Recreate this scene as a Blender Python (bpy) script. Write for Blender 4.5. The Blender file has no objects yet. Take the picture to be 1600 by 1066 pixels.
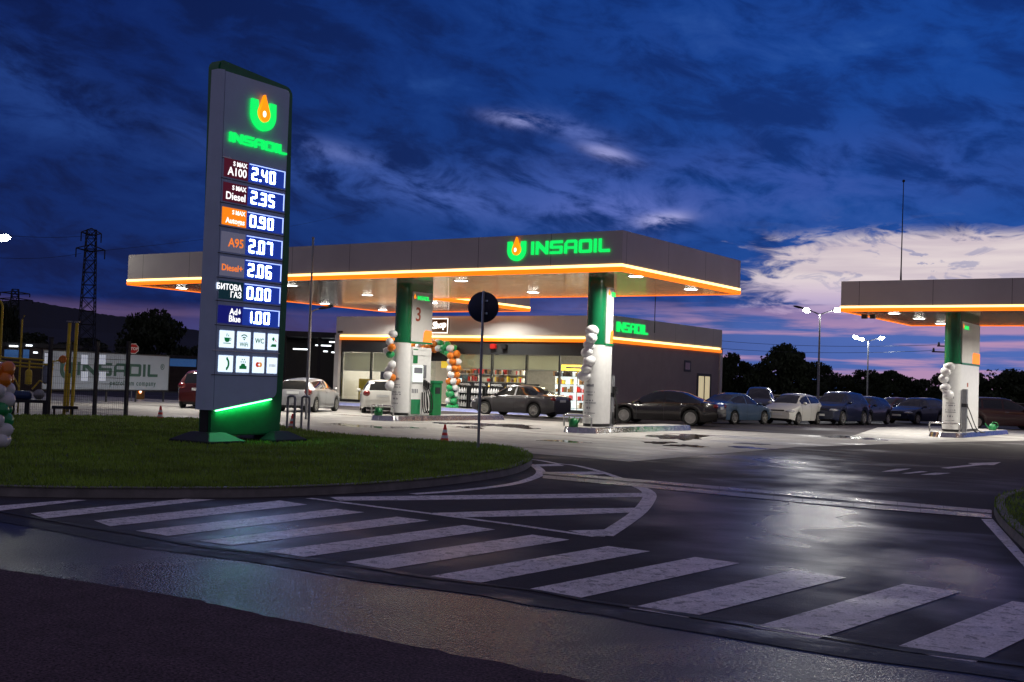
import bpy, bmesh, math, random
from mathutils import Vector, Matrix
random.seed(7)
S = bpy.context.scene
C = S.collection
PI = math.pi
# ------------------------------------------------------------------ camera
FPX, YAW, PITCH, ROLL, CAMH = 1837.3, 0.5980, 0.0348, -0.0342, 1.6125
def _rot():
    Rz = Matrix.Rotation(YAW, 3, 'Z'); Rx = Matrix.Rotation(PITCH, 3, 'X'); Ry = Matrix.Rotation(ROLL, 3, 'Y')
    return Rz @ Rx @ Ry
RC = _rot()
cam = bpy.data.cameras.new('camera'); camo = bpy.data.objects.new('camera', cam); C.objects.link(camo)
cam.sensor_width = 36; cam.lens = 36*FPX/1600; cam.clip_end = 9000; cam.clip_start = .1
_m = Matrix((RC.col[0], RC.col[2], -RC.col[1])).transposed().to_4x4(); _m.translation = (0, 0, CAMH)
camo.matrix_world = _m; S.camera = camo
# measuring helpers: a direction seen in the photograph met with a known real plane
def ray(px, py): return RC @ Vector(((px-800)/FPX, 1, (533-py)/FPX))
def G(px, py, z=0.):
    d = ray(px, py); t = (z-CAMH)/d.z; return Vector((d.x*t, d.y*t, z))
def atY(px, py, Y):
    d = ray(px, py); t = Y/d.y; return Vector((d.x*t, Y, CAMH+d.z*t))
def atX(px, py, X):
    d = ray(px, py); t = X/d.x; return Vector((X, d.y*t, CAMH+d.z*t))
def atD(px, py, D):
    d = ray(px, py); t = D/math.hypot(d.x, d.y); return Vector((d.x*t, d.y*t, CAMH+d.z*t))
# ------------------------------------------------------------------ render settings
S.view_settings.view_transform = 'Standard'; S.view_settings.look = 'None'; S.view_settings.exposure = .28; S.view_settings.gamma = 1
S.render.engine = 'CYCLES'
S.cycles.use_denoising = True
S.cycles.max_bounces = 6; S.cycles.diffuse_bounces = 3; S.cycles.glossy_bounces = 4; S.cycles.transparent_max_bounces = 12
S.cycles.sample_clamp_indirect = 4; S.cycles.caustics_reflective = False; S.cycles.caustics_refractive = False
# ------------------------------------------------------------------ sky
W = bpy.data.worlds.new('World'); S.world = W; W.use_nodes = True
def sky():
    nt = W.node_tree; nt.nodes.clear(); L = nt.links
    def sk(v, s):
        if isinstance(v, bpy.types.NodeSocket): L.new(v, s)
        else: s.default_value = v
    def m(op, a, b=0., c=None, clamp=False):
        n = nt.nodes.new('ShaderNodeMath'); n.operation = op; n.use_clamp = clamp
        sk(a, n.inputs[0]); sk(b, n.inputs[1])
        if c is not None: sk(c, n.inputs[2])
        return n.outputs[0]
    def sm(v, lo, hi):
        n = nt.nodes.new('ShaderNodeMapRange'); n.interpolation_type = 'SMOOTHSTEP'
        sk(v, n.inputs[0]); sk(lo, n.inputs[1]); sk(hi, n.inputs[2]); return n.outputs[0]
    def mix(f, a, b):
        n = nt.nodes.new('ShaderNodeMix'); n.data_type = 'RGBA'; sk(f, n.inputs[0])
        for v, s in ((a, n.inputs[6]), (b, n.inputs[7])):
            sk((*v, 1) if isinstance(v, tuple) else v, s)
        return n.outputs[2]
    def dot(v, w):
        n = nt.nodes.new('ShaderNodeVectorMath'); n.operation = 'DOT_PRODUCT'; L.new(v, n.inputs[0]); n.inputs[1].default_value = w; return n.outputs['Value']
    def noise(v, sc, det, rough=.55, dist=0.):
        n = nt.nodes.new('ShaderNodeTexNoise'); L.new(v, n.inputs['Vector']); n.inputs['Scale'].default_value = sc
        n.inputs['Detail'].default_value = det; n.inputs['Roughness'].default_value = rough; n.inputs['Distortion'].default_value = dist
        return n.outputs[0]
    def comb(x, y, z=0.):
        n = nt.nodes.new('ShaderNodeCombineXYZ'); sk(x, n.inputs[0]); sk(y, n.inputs[1]); sk(z, n.inputs[2]); return n.outputs[0]
    d = nt.nodes.new('ShaderNodeTexCoord').outputs['Generated']
    Fv = (-math.sin(YAW), math.cos(YAW), 0); Rv = (math.cos(YAW), math.sin(YAW), 0)
    f = dot(d, Fv); r = dot(d, Rv); z = dot(d, (0, 0, 1))
    az = m('ARCTAN2', r, f); el = m('ARCSINE', z)
    def ae(px, py):
        v = ray(px, py).normalized(); return math.atan2(v.dot(Vector(Rv)), v.dot(Vector(Fv))), math.asin(v.z)
    # cloud layer seen in perspective: flattened towards the horizon
    elc = m('MAXIMUM', el, .0)
    persp = m('DIVIDE', 1., m('ADD', elc, .16))
    tilt = m('ADD', el, m('MULTIPLY', az, .16))
    v1 = comb(m('MULTIPLY', az, 6.2), m('MULTIPLY', tilt, 13.5), 3.)
    v2 = comb(m('MULTIPLY', az, 6.), m('MULTIPLY', el, 78.), 9.)
    n1 = noise(v1, 1., 7, .58, .6); n2 = noise(v1, 2.7, 8, .62, .4); n3 = noise(v2, 1., 6, .55, .3)
    nn = m('ADD', m('MULTIPLY', n1, .62), m('MULTIPLY', n2, .38))
    def blob(px, py, sx, sy, rot=0.):
        a0, e0 = ae(px, py); sx /= FPX; sy /= FPX
        da = m('SUBTRACT', az, a0); de = m('SUBTRACT', el, e0); c, s_ = math.cos(rot), math.sin(rot)
        u = m('DIVIDE', m('ADD', m('MULTIPLY', da, c), m('MULTIPLY', de, s_)), sx)
        w = m('DIVIDE', m('SUBTRACT', m('MULTIPLY', de, c), m('MULTIPLY', da, s_)), sy)
        return m('EXPONENT', m('MULTIPLY', m('ADD', m('MULTIPLY', u, u), m('MULTIPLY', w, w)), -1.))
    # base: dark navy at the left and above, brighter blue to the right
    right = sm(az, -.45, .42)
    col = mix(right, (.0016, .0115, .092), (.0045, .044, .245))
    lowl = sm(el, .30, .06)
    col = mix(m('MULTIPLY', lowl, .55), col, mix(right, (.0016, .018, .115), (.009, .068, .29)))
    dark = sm(m('ADD', m('MULTIPLY', n1, .45), m('MULTIPLY', n2, .55)), .55, .39)
    col = mix(m('MULTIPLY', dark, .66), col, mix(right, (.0006, .0034, .032), (.0012, .012, .098)))
    lite = sm(nn, .52, .74)
    col = mix(m('MULTIPLY', lite, m('ADD', .55, m('MULTIPLY', right, .4))), col, mix(right, (.010, .042, .20), (.020, .085, .33)))
    # lavender streaks and torn bright gaps
    for (px, py, sx, sy, rt, st, cc) in (
            (20, 130, 150, 60, -.35, .42, (.018, .062, .27)), (560, 275, 240, 42, -.16, .60, (.034, .085, .34)),
            (700, 305, 110, 26, -.2, .5, (.08, .13, .42)), (520, 238, 60, 14, -.15, .45, (.14, .18, .45)),
            (810, 188, 42, 10, -.12, .75, (.34, .36, .68)), (950, 240, 34, 9, -.25, .8, (.42, .42, .74)), (900, 205, 60, 16, -.3, .45, (.15, .2, .52)),
            (1035, 343, 34, 10, .1, 1.3, (.55, .52, .78)), (900, 300, 150, 50, .0, .5, (.06, .11, .40)), (980, 330, 110, 26, .05, .6, (.14, .18, .52)),
            (1200, 290, 260, 60, .0, .45, (.05, .09, .36)), (1130, 60, 200, 60, .0, .25, (.02, .06, .27)), (1500, 240, 220, 60, .0, .35, (.03, .07, .30))):
        g = blob(px, py, sx, sy, rt)
        k = m('MULTIPLY', m('MULTIPLY', g, sm(n2, .34, .62)), st, clamp=True)
        col = mix(k, col, cc)
    # the pale opening to the right, with torn edges
    op = m('ADD', blob(1430, 424, 270, 54, -.02), m('ADD', m('MULTIPLY', blob(1560, 408, 240, 60), .6), m('MULTIPLY', blob(1290, 462, 210, 30), .75)))
    n5 = noise(comb(m('MULTIPLY', az, 22.), m('MULTIPLY', el, 70.), 5.), 1., 7, .6, .8)
    ok = sm(m('ADD', op, m('ADD', m('MULTIPLY', m('SUBTRACT', n1, .5), 1.0), m('MULTIPLY', m('SUBTRACT', n5, .5), 2.0))), .36, .84)
    a1, e1 = ae(1400, 366)
    ok = m('MULTIPLY', ok, sm(m('ADD', el, m('MULTIPLY', m('SUBTRACT', n5, .5), .075)), e1+.014, e1-.004))
    ok = m('MULTIPLY', ok, sm(m('ADD', az, m('MULTIPLY', m('SUBTRACT', n5, .5), .16)), ae(1120, 420)[0], ae(1240, 420)[0]))
    pale = mix(sm(n3, .35, .7), (.50, .42, .47), (.64, .555, .56))
    pale = mix(sm(el, ae(1400, 425)[1], ae(1400, 480)[1]), pale, (.47, .37, .52))
    col = mix(ok, col, pale)
    wisps = m('MULTIPLY', sm(n5, .56, .62), blob(1410, 412, 190, 44))
    col = mix(m('MULTIPLY', wisps, .7), col, (.17, .19, .36))
    # bands of pink and blue low over the horizon
    band = sm(m('ADD', n3, m('MULTIPLY', m('SINE', m('MULTIPLY', el, 130.)), .09)), .44, .60)
    low = m('MULTIPLY', sm(el, .085, .045), sm(az, -.05, .22))
    lowb = mix(right, (.02, .05, .20), (.075, .135, .40))
    col = mix(m('MULTIPLY', low, .8), col, lowb)
    col = mix(m('MULTIPLY', m('MULTIPLY', low, band), .9), col, (.40, .23, .37))
    # faint pink glow over the hills at the left
    gl = m('MULTIPLY', m('MULTIPLY', sm(el, .058, .045), sm(az, .12, -.02)), m('ADD', .55, m('MULTIPLY', band, .45)))
    col = mix(m('MULTIPLY', gl, .6), col, (.12, .075, .16))
    # the rest of the dome (overhead, behind): unseen, mauve brightened as added fill light
    away = m('MULTIPLY', sm(f, .80, .25), 1.)
    up = sm(el, .42, .85)
    col = mix(m('MAXIMUM', away, up), col, mix(sm(n1, .4, .65), (.070, .064, .100), (.118, .104, .148)))
    st = nt.nodes.new('ShaderNodeTexSky'); st.sky_type = 'NISHITA'; st.sun_disc = False
    st.sun_elevation = math.radians(1.0); st.sun_rotation = math.radians(150)
    # a little of the physical sky underneath the clouds
    add = nt.nodes.new('ShaderNodeMix'); add.data_type = 'RGBA'; add.blend_type = 'ADD'; add.inputs[0].default_value = .003
    L.new(col, add.inputs[6]); L.new(st.outputs[0], add.inputs[7])
    bg = nt.nodes.new('ShaderNodeBackground'); L.new(add.outputs[2], bg.inputs[0]); bg.inputs[1].default_value = 1.
    out = nt.nodes.new('ShaderNodeOutputWorld'); L.new(bg.outputs[0], out.inputs[0])
sky()
# ------------------------------------------------------------------ materials
def mat(name, col, rough=.5, metal=0., var=.12, scale=6., bump=0., bscale=60., spec=.5, coat=0., emis=None, es=0., rvar=0., rscale=2., aniso=None):
    M = bpy.data.materials.new(name); M.use_nodes = True; nt = M.node_tree; L = nt.links
    p = nt.nodes['Principled BSDF']
    p.inputs['Roughness'].default_value = rough; p.inputs['Metallic'].default_value = metal
    p.inputs['Specular IOR Level'].default_value = spec; p.inputs['Coat Weight'].default_value = coat
    p.inputs['Coat Roughness'].default_value = .06
    tc = nt.nodes.new('ShaderNodeTexCoord')
    co = tc.outputs['Object']
    def noi(s, d=4., rr=.6):
        n = nt.nodes.new('ShaderNodeTexNoise'); L.new(co, n.inputs['Vector']); n.inputs['Scale'].default_value = s; n.inputs['Detail'].default_value = d
        n.inputs['Roughness'].default_value = rr; return n.outputs[0]
    if var > 0:
        r = nt.nodes.new('ShaderNodeMapRange'); L.new(noi(scale), r.inputs[0]); r.inputs[1].default_value = .3; r.inputs[2].default_value = .7
        r.inputs[3].default_value = 1-var; r.inputs[4].default_value = 1+var
        mx = nt.nodes.new('ShaderNodeVectorMath'); mx.operation = 'SCALE'; mx.inputs[0].default_value = col; L.new(r.outputs[0], mx.inputs['Scale'])
        L.new(mx.outputs[0], p.inputs['Base Color'])
    else: p.inputs['Base Color'].default_value = (*col, 1)
    if rvar > 0:
        r = nt.nodes.new('ShaderNodeMapRange'); L.new(noi(rscale, 3.), r.inputs[0]); r.inputs[1].default_value = .35; r.inputs[2].default_value = .65
        r.inputs[3].default_value = max(.02, rough-rvar); r.inputs[4].default_value = min(1, rough+rvar); L.new(r.outputs[0], p.inputs['Roughness'])
    if bump > 0:
        b = nt.nodes.new('ShaderNodeBump'); b.inputs['Strength'].default_value = bump; b.inputs['Distance'].default_value = .02
        L.new(noi(bscale, 3.), b.inputs['Height']); L.new(b.outputs[0], p.inputs['Normal'])
    if emis: p.inputs['Emission Color'].default_value = (*emis, 1); p.inputs['Emission Strength'].default_value = es
    return M
def glassmat(name, tint=(.95, .97, .96), refl=.06):
    M = bpy.data.materials.new(name); M.use_nodes = True; nt = M.node_tree; nt.nodes.clear(); L = nt.links
    t = nt.nodes.new('ShaderNodeBsdfTransparent'); t.inputs[0].default_value = (*tint, 1)
    g = nt.nodes.new('ShaderNodeBsdfGlossy'); g.inputs['Roughness'].default_value = .02; g.inputs[0].default_value = (.9, .95, 1, 1)
    lw = nt.nodes.new('ShaderNodeFresnel'); lw.inputs[0].default_value = 1.45
    ma = nt.nodes.new('ShaderNodeMath'); ma.operation = 'ADD'; L.new(lw.outputs[0], ma.inputs[0]); ma.inputs[1].default_value = refl*.3; ma.use_clamp = True
    x = nt.nodes.new('ShaderNodeMixShader'); L.new(ma.outputs[0], x.inputs[0]); L.new(t.outputs[0], x.inputs[1]); L.new(g.outputs[0], x.inputs[2])
    o = nt.nodes.new('ShaderNodeOutputMaterial'); L.new(x.outputs[0], o.inputs[0]); return M
def blindmat():
    m_ = mat('roller blind', (.74, .75, .66), .85, var=.06, scale=3); nt = m_.node_tree; p = nt.nodes['Principled BSDF']
    tr = nt.nodes.new('ShaderNodeBsdfTranslucent'); tr.inputs[0].default_value = (.75, .75, .62, 1); mx = nt.nodes.new('ShaderNodeMixShader'); mx.inputs[0].default_value = .45
    nt.links.new(p.outputs[0], mx.inputs[1]); nt.links.new(tr.outputs[0], mx.inputs[2]); nt.links.new(mx.outputs[0], nt.nodes['Material Output'].inputs[0]); return m_
def emat(name, col, s, base=None):
    return mat(name, base or col, .4, 0, 0., emis=col, es=s)
def asphalt(name, col, rlo, rhi, bump, spk=.0, pscale=.35, stretch=(1, 1), stain=None, cell=330., spec=.5, damp=(), mb_=.03, grain=(.30, 1.9)):
    """asphalt with aggregate, damp patches with their own shape and polish"""
    M = bpy.data.materials.new(name); M.use_nodes = True; nt = M.node_tree; L = nt.links; p = nt.nodes['Principled BSDF']
    co = nt.nodes.new('ShaderNodeTexCoord').outputs['Object']
    mp = nt.nodes.new('ShaderNodeMapping'); L.new(co, mp.inputs[0]); mp.inputs['Scale'].default_value = (stretch[0], stretch[1], 1)
    def noi(s, d, v, rr=.6, ds=0.):
        n = nt.nodes.new('ShaderNodeTexNoise'); L.new(v, n.inputs['Vector']); n.inputs['Scale'].default_value = s; n.inputs['Detail'].default_value = d; n.inputs['Roughness'].default_value = rr; n.inputs['Distortion'].default_value = ds; return n.outputs[0]
    def mr(v, a, b, c, d):
        n = nt.nodes.new('ShaderNodeMapRange'); L.new(v, n.inputs[0])
        for i, q in enumerate((a, b, c, d)): n.inputs[i+1].default_value = q
        return n.outputs[0]
    big = noi(pscale, 4., mp.outputs[0], .6, .4); fine = noi(52., 3., co, .7); mid = noi(4., 5., co)
    p.inputs['Specular IOR Level'].default_value = spec
    vor = nt.nodes.new('ShaderNodeTexVoronoi'); L.new(co, vor.inputs['Vector']); vor.inputs['Scale'].default_value = cell/4
    sc = nt.nodes.new('ShaderNodeVectorMath'); sc.operation = 'SCALE'; sc.inputs[0].default_value = col
    ml = nt.nodes.new('ShaderNodeMath'); ml.operation = 'MULTIPLY'; L.new(mr(fine, .36, .64, *grain), ml.inputs[0]); L.new(mr(mid, .3, .7, .8, 1.25), ml.inputs[1]); L.new(ml.outputs[0], sc.inputs['Scale'])
    colr = sc.outputs[0]
    if stain:
        mx = nt.nodes.new('ShaderNodeMix'); mx.data_type = 'RGBA'; L.new(mr(noi(stain[0], 5., mp.outputs[0], .62, .8), stain[1], stain[1]+.06, 0., stain[2]), mx.inputs[0]); L.new(colr, mx.inputs[6]); mx.inputs[7].default_value = (*stain[3], 1); colr = mx.outputs[2]
    L.new(colr, p.inputs['Base Color'])
    ra = nt.nodes.new('ShaderNodeMath'); ra.operation = 'ADD'; L.new(mr(big, .33, .50, rlo, rhi), ra.inputs[0]); L.new(mr(fine, .3, .7, -spk, spk), ra.inputs[1]); ra.use_clamp = True
    rough = ra.outputs[0]
    for (cx, cy, rx, ry, rt, target) in damp:   # damp places with a shape of their own
        m2 = nt.nodes.new('ShaderNodeMapping'); m2.vector_type = 'TEXTURE'; L.new(co, m2.inputs[0]); m2.inputs['Location'].default_value = (cx, cy, 0); m2.inputs['Rotation'].default_value = (0, 0, rt); m2.inputs['Scale'].default_value = (rx, ry, 50)
        ln = nt.nodes.new('ShaderNodeVectorMath'); ln.operation = 'LENGTH'; L.new(m2.outputs[0], ln.inputs[0])
        n_ = noi(.9, 2.5, co, .5, .3); ad = nt.nodes.new('ShaderNodeMath'); ad.operation = 'MULTIPLY_ADD'; L.new(n_, ad.inputs[0]); ad.inputs[1].default_value = 1.3; L.new(ln.outputs['Value'], ad.inputs[2])
        mk_ = mr(ad.outputs[0], .75, 2.0, 1., 0.); mx_ = nt.nodes.new('ShaderNodeMix'); L.new(mk_, mx_.inputs[0]); L.new(rough, mx_.inputs[2]); mx_.inputs[3].default_value = target; rough = mx_.outputs[0]
    L.new(rough, p.inputs['Roughness'])
    bm_ = nt.nodes.new('ShaderNodeMath'); bm_.operation = 'ADD'; L.new(vor.outputs[0], bm_.inputs[0]); L.new(fine, bm_.inputs[1])
    b = nt.nodes.new('ShaderNodeBump'); b.inputs['Strength'].default_value = bump; b.inputs['Distance'].default_value = .006; L.new(bm_.outputs[0], b.inputs['Height'])
    b2 = nt.nodes.new('ShaderNodeBump'); b2.inputs['Strength'].default_value = .35; b2.inputs['Distance'].default_value = mb_; L.new(mid, b2.inputs['Height']); L.new(b.outputs[0], b2.inputs['Normal'])
    L.new(b2.outputs[0], p.inputs['Normal']); return M
def dampspot(x0, y0, x1, y1, w, target):
    a, b = G(x0, y0), G(x1, y1); c = (a+b)/2; d = b-a; return (c.x, c.y, d.length/2, w, math.atan2(d.y, d.x), target)
SPOTS = (dampspot(1255, 740, 1235, 1020, 1.35, .17), dampspot(1215, 705, 1215, 748, 1.9, .22), dampspot(1480, 850, 1530, 965, .6, .09), dampspot(430, 790, 380, 890, 1.5, .20), dampspot(640, 905, 760, 830, .8, .3), dampspot(1060, 745, 1090, 830, .9, .33))
M = dict(
    asphalt=asphalt('damp asphalt', (.027, .021, .025), .42, .80, .40, .06, .20, (1, 1.6), spec=.40, damp=SPOTS),
    wet=asphalt('wet asphalt', (.026, .021, .027),   .15, .38, .65, .10, .25, mb_=.008, cell=220., spec=.45, damp=(dampspot(560, 870, 260, 1000, 1.9, .10),)),
    dry=asphalt('rough asphalt', (.064, .039, .050), .75, .88, .8, .08, .3, spec=.25, grain=(.12, 2.6)),
    tar=asphalt('tar joint', (.010, .009, .010), .30, .6, .3, .05, 1.2),
    concrete=asphalt('damp concrete', (.34, .325, .31), .22, .62, .12, .03, .30, (.5, 1.3), (.28, .57, .75, (.14, .125, .115)), grain=(.85, 1.12)),
    paint=asphalt('worn road paint', (.80, .74, .76), .34, .66, .4, .06, .8, (1, 1), (11., .55, .72, (.16, .14, .15)), grain=(.72, 1.22), damp=SPOTS),
    blue_paint=mat('pale kerb paint', (.42, .45, .72), .5, var=.12, scale=3),
    drain=asphalt('wet drain concrete', (.30, .29, .29), .10, .36, .2, .05, 1.5, grain=(.8, 1.2)),
    kerb=mat('kerb stone', (.20, .19, .18), .75, var=.25, scale=4, bump=.3, bscale=40),
    soil=mat('dark ground', (.030, .032, .022), .9, var=.3, scale=.5),
    lawn=mat('lawn turf', (.035, .06, .012), .9, var=.4, scale=1.3, bump=.6, bscale=30),
    grass=mat('grass blade', (.22, .35, .032), .6, var=.4, scale=.9),
    hill=mat('wooded hill', (.014, .016, .03), .95, var=.3, scale=.004),
    fascia=mat('silver composite panel', (.56, .50, .51), .42, .25, var=.06, scale=.6, rvar=.06),
    soffit=mat('brushed slat metal', (.70, .60, .48), .10, .6, var=.08, scale=2., rvar=.05),
    led=emat('warm white light tube', (1., .64, .22), 2.8),
    orange=emat('backlit orange acrylic', (1., .19, .004), 1.15, (.7, .15, .01)),
    green_led=emat('backlit green acrylic', (.004, .80, .12), .95, (.02, .5, .1)),
    green_glow=emat('green light strip', (.25, 1., .45), 4.),
    drop=emat('backlit orange drop', (1., .26, .002), 1.1),
    white_led=emat('white backlit acrylic', (1., .95, .85), 1.6),
    digit=emat('white light digits', (.30, .44, 1.), 17., (.9, .9, .9)),
    screen=emat('dark blue light screen', (.008, .030, .27), .85, (.01, .02, .1)),
    lamp=emat('lamp lens', (.95, 1., .88), 60.),
    tube=emat('fluorescent tube', (.9, .95, 1.), 2.2),
    downlight=emat('downlight lens', (1., .98, .9), 16.),
    darkgreen=mat('dark green gloss', (.006, .19, .070), .30, var=.08, coat=.3),
    columngreen=mat('green column sheet', (.003, .115, .042), .26, var=.06, coat=.4),
    greenbox=mat('green plastic', (.006, .16, .045), .35, var=.1),
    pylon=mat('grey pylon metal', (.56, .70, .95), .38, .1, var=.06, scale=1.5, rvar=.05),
    black=mat('black plastic', (.012, .012, .014), .45, var=.2),
    rubber=mat('tyre rubber', (.012, .012, .012), .8, var=.2),
    steel=mat('polished steel', (.62, .62, .63), .16, .95, var=.1, rvar=.08, rscale=6),
    grey_metal=mat('galvanised steel', (.30, .31, .33), .42, .7, var=.12, scale=8),
    dark_metal=mat('dark painted steel', (.022, .024, .030), .5, .3, var=.15),
    white=mat('white panel', (.74, .74, .73), .32, var=.05, coat=.2),
    offwhite=mat('pale render', (.60, .58, .56), .6, var=.07, scale=1.2, bump=.1),
    sidewall=mat('grey render', (.30, .26, .27), .65, var=.07, scale=1.2, bump=.15),
    parapet=mat('light grey panel', (.46, .43, .43), .5, .1, var=.06, scale=.8),
    frontpanel=mat('white front panel', (.66, .63, .61), .5, .0, var=.05, scale=.8),
    band=mat('dark shopfront band', (.03, .032, .034), .4, var=.1),
    frame=mat('anthracite frame', (.022, .024, .026), .4, .3, var=.1),
    glass=glassmat('shop glass'),
    carglass=mat('dark car glass', (.010, .012, .015), .05, var=0, spec=.7, coat=.5),
    blind=blindmat(),
    floor=mat('shop tiles', (.45, .43, .40), .3, var=.08),
    inwall=mat('shop inner wall', (.42, .40, .36), .7, var=.1),
    yellow=mat('yellow paint', (.62, .46, .02), .35, var=.12, scale=4),
    yellow_sign=emat('yellow lit board', (.9, .62, .06), .55),
    cooler=emat('lit cooler interior', (.85, .95, 1.), .9),
    red=mat('red paint', (.45, .015, .012), .4, var=.1),
    cone=mat('orange cone plastic', (.92, .07, .04), .4, var=.08),
    reflective=mat('reflective sleeve', (.75, .72, .72), .35, var=.05),
    brown=mat('dark brown wall', (.045, .030, .026), .8, var=.3, scale=2),
    wood=mat('brown wood board', (.18, .085, .02), .5, var=.35, scale=9),
    leaf=mat('dark leaves', (.018, .028, .010), .8, var=.4, scale=.6),
    bark=mat('bark', (.035, .027, .02), .9, var=.3, scale=6),
    sign_back=mat('dark back of sign plate', (.016, .022, .05), .35, .3, var=.15),
    banner=mat('banner board', (.22, .26, .33), .6, var=.06, scale=.7),
    bannergreen=mat('dark green print', (.008, .055, .045), .6, var=.08),
    bal_white=mat('white balloon', (.78, .78, .79), .28, var=.04, coat=.3),
    bal_green=mat('green balloon', (.02, .34, .10), .28, var=.06, coat=.3),
    bal_orange=mat('orange balloon', (.80, .22, .015), .28, var=.06, coat=.3),
    blue_plastic=mat('blue motor paint', (.015, .05, .16), .4, var=.1),
    grey_text=mat('grey print', (.16, .17, .2), .6, var=.1),
    orange_print=emat('orange print', (.9, .20, .02), .9),
    white_print=emat('white lit print', (1., 1., 1.), 1.05),
    maroon_lit=emat('maroon lit panel', (.055, .004, .012), .8, (.08, .01, .02)),
    orange_lit=emat('orange lit panel', (.85, .20, .004), .95),
    slate_lit=emat('slate lit panel', (.085, .085, .13), .8, (.2, .2, .26)),
    teal_lit=emat('dark teal lit panel', (.002, .022, .032), .6, (.01, .03, .04)),
    navy_lit=emat('navy lit panel', (.004, .006, .12), .8, (.01, .01, .1)),
    edge_light=emat('display edge light', (.42, .55, 1.), 1.3),
    tile_lit=emat('white lit tile', (.76, .88, 1.), .95),
    plate_glow=mat('white notice plate with added glow', (.8, .8, .82), .5, emis=(.8, .85, 1.), es=.30),  # faint glow added so the plates look bright; they are no lamps
    tile_green=mat('green icon print', (.006, .20, .06), .5, var=.05, emis=(.004, .18, .05), es=.5),
    tile_red=mat('red icon print', (.7, .06, .03), .5, var=.05, emis=(.6, .05, .02), es=.6),
    tile_orange=mat('orange icon print', (.9, .4, .1), .5, var=.05, emis=(.9, .4, .12), es=.6),
    tile_grey=mat('grey icon print', (.4, .42, .42), .5, var=.05, emis=(.3, .32, .32), es=.6),
    head=mat('headlamp lens', (.55, .57, .6), .08, .4, var=.05, coat=1.),
    tail=mat('tail lamp lens', (.16, .005, .007), .12, var=.05, coat=1.),
    tail_on=mat('lit tail lamp', (.5, .02, .01), .12, var=.05, coat=1., emis=(1., .12, .03), es=1.2),
    rim=mat('alloy rim', (.48, .47, .45), .28, .75, var=.05),
    plate=mat('number plate', (.62, .63, .64), .4, var=.05),
    chrome=mat('chrome trim', (.7, .7, .7), .1, 1., var=.03),
    display=emat('pump display', (.70, .76, .72), .55),
)
def panel_fascia(m, w, h):
    """seams of the cladding panels"""
    nt = m.node_tree; L = nt.links; p = nt.nodes['Principled BSDF']
    src = p.inputs['Base Color'].links[0].from_socket
    tc = nt.nodes.new('ShaderNodeTexCoord'); sp = nt.nodes.new('ShaderNodeSeparateXYZ'); L.new(tc.outputs['Object'], sp.inputs[0])
    ad = nt.nodes.new('ShaderNodeMath'); ad.operation = 'ADD'; L.new(sp.outputs[0], ad.inputs[0]); L.new(sp.outputs[1], ad.inputs[1])
    mo = nt.nodes.new('ShaderNodeMath'); mo.operation = 'PINGPONG'; L.new(ad.outputs[0], mo.inputs[0]); mo.inputs[1].default_value = w/2
    lt = nt.nodes.new('ShaderNodeMath'); lt.operation = 'LESS_THAN'; L.new(mo.outputs[0], lt.inputs[0]); lt.inputs[1].default_value = .010
    mx = nt.nodes.new('ShaderNodeMix'); mx.data_type = 'RGBA'; L.new(lt.outputs[0], mx.inputs[0]); L.new(src, mx.inputs[6]); mx.inputs[7].default_value = (.10, .09, .09, 1)
    L.new(mx.outputs[2], p.inputs['Base Color'])
def joints(m_, step):
    nt = m_.node_tree; L = nt.links; p = nt.nodes['Principled BSDF']; src = p.inputs['Base Color'].links[0].from_socket
    tc = nt.nodes.new('ShaderNodeTexCoord'); sp = nt.nodes.new('ShaderNodeSeparateXYZ'); L.new(tc.outputs['Object'], sp.inputs[0]); mn = None
    for k in (0, 1):
        ad = nt.nodes.new('ShaderNodeMath'); ad.operation = 'ADD'; L.new(sp.outputs[k], ad.inputs[0]); ad.inputs[1].default_value = (1.2, .6)[k]
        pg = nt.nodes.new('ShaderNodeMath'); pg.operation = 'PINGPONG'; L.new(ad.outputs[0], pg.inputs[0]); pg.inputs[1].default_value = step/2
        if mn is None: mn = pg.outputs[0]
        else:
            q = nt.nodes.new('ShaderNodeMath'); q.operation = 'MINIMUM'; L.new(mn, q.inputs[0]); L.new(pg.outputs[0], q.inputs[1]); mn = q.outputs[0]
    r = nt.nodes.new('ShaderNodeMapRange'); L.new(mn, r.inputs[0]); r.inputs[1].default_value = .015; r.inputs[2].default_value = .05; r.inputs[3].default_value = .75; r.inputs[4].default_value = 0
    mx = nt.nodes.new('ShaderNodeMix'); mx.data_type = 'RGBA'; L.new(r.outputs[0], mx.inputs[0]); L.new(src, mx.inputs[6]); mx.inputs[7].default_value = (.05, .045, .04, 1); L.new(mx.outputs[2], p.inputs['Base Color'])
joints(M['concrete'], 5.0)
M['puddle'] = mat('thin film of water', (.045, .035, .03), .09, var=.3, scale=2, bump=.05, bscale=6)
panel_fascia(M['fascia'], 2.95, 1)
panel_fascia(M['parapet'], 2.4, 1)
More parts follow.
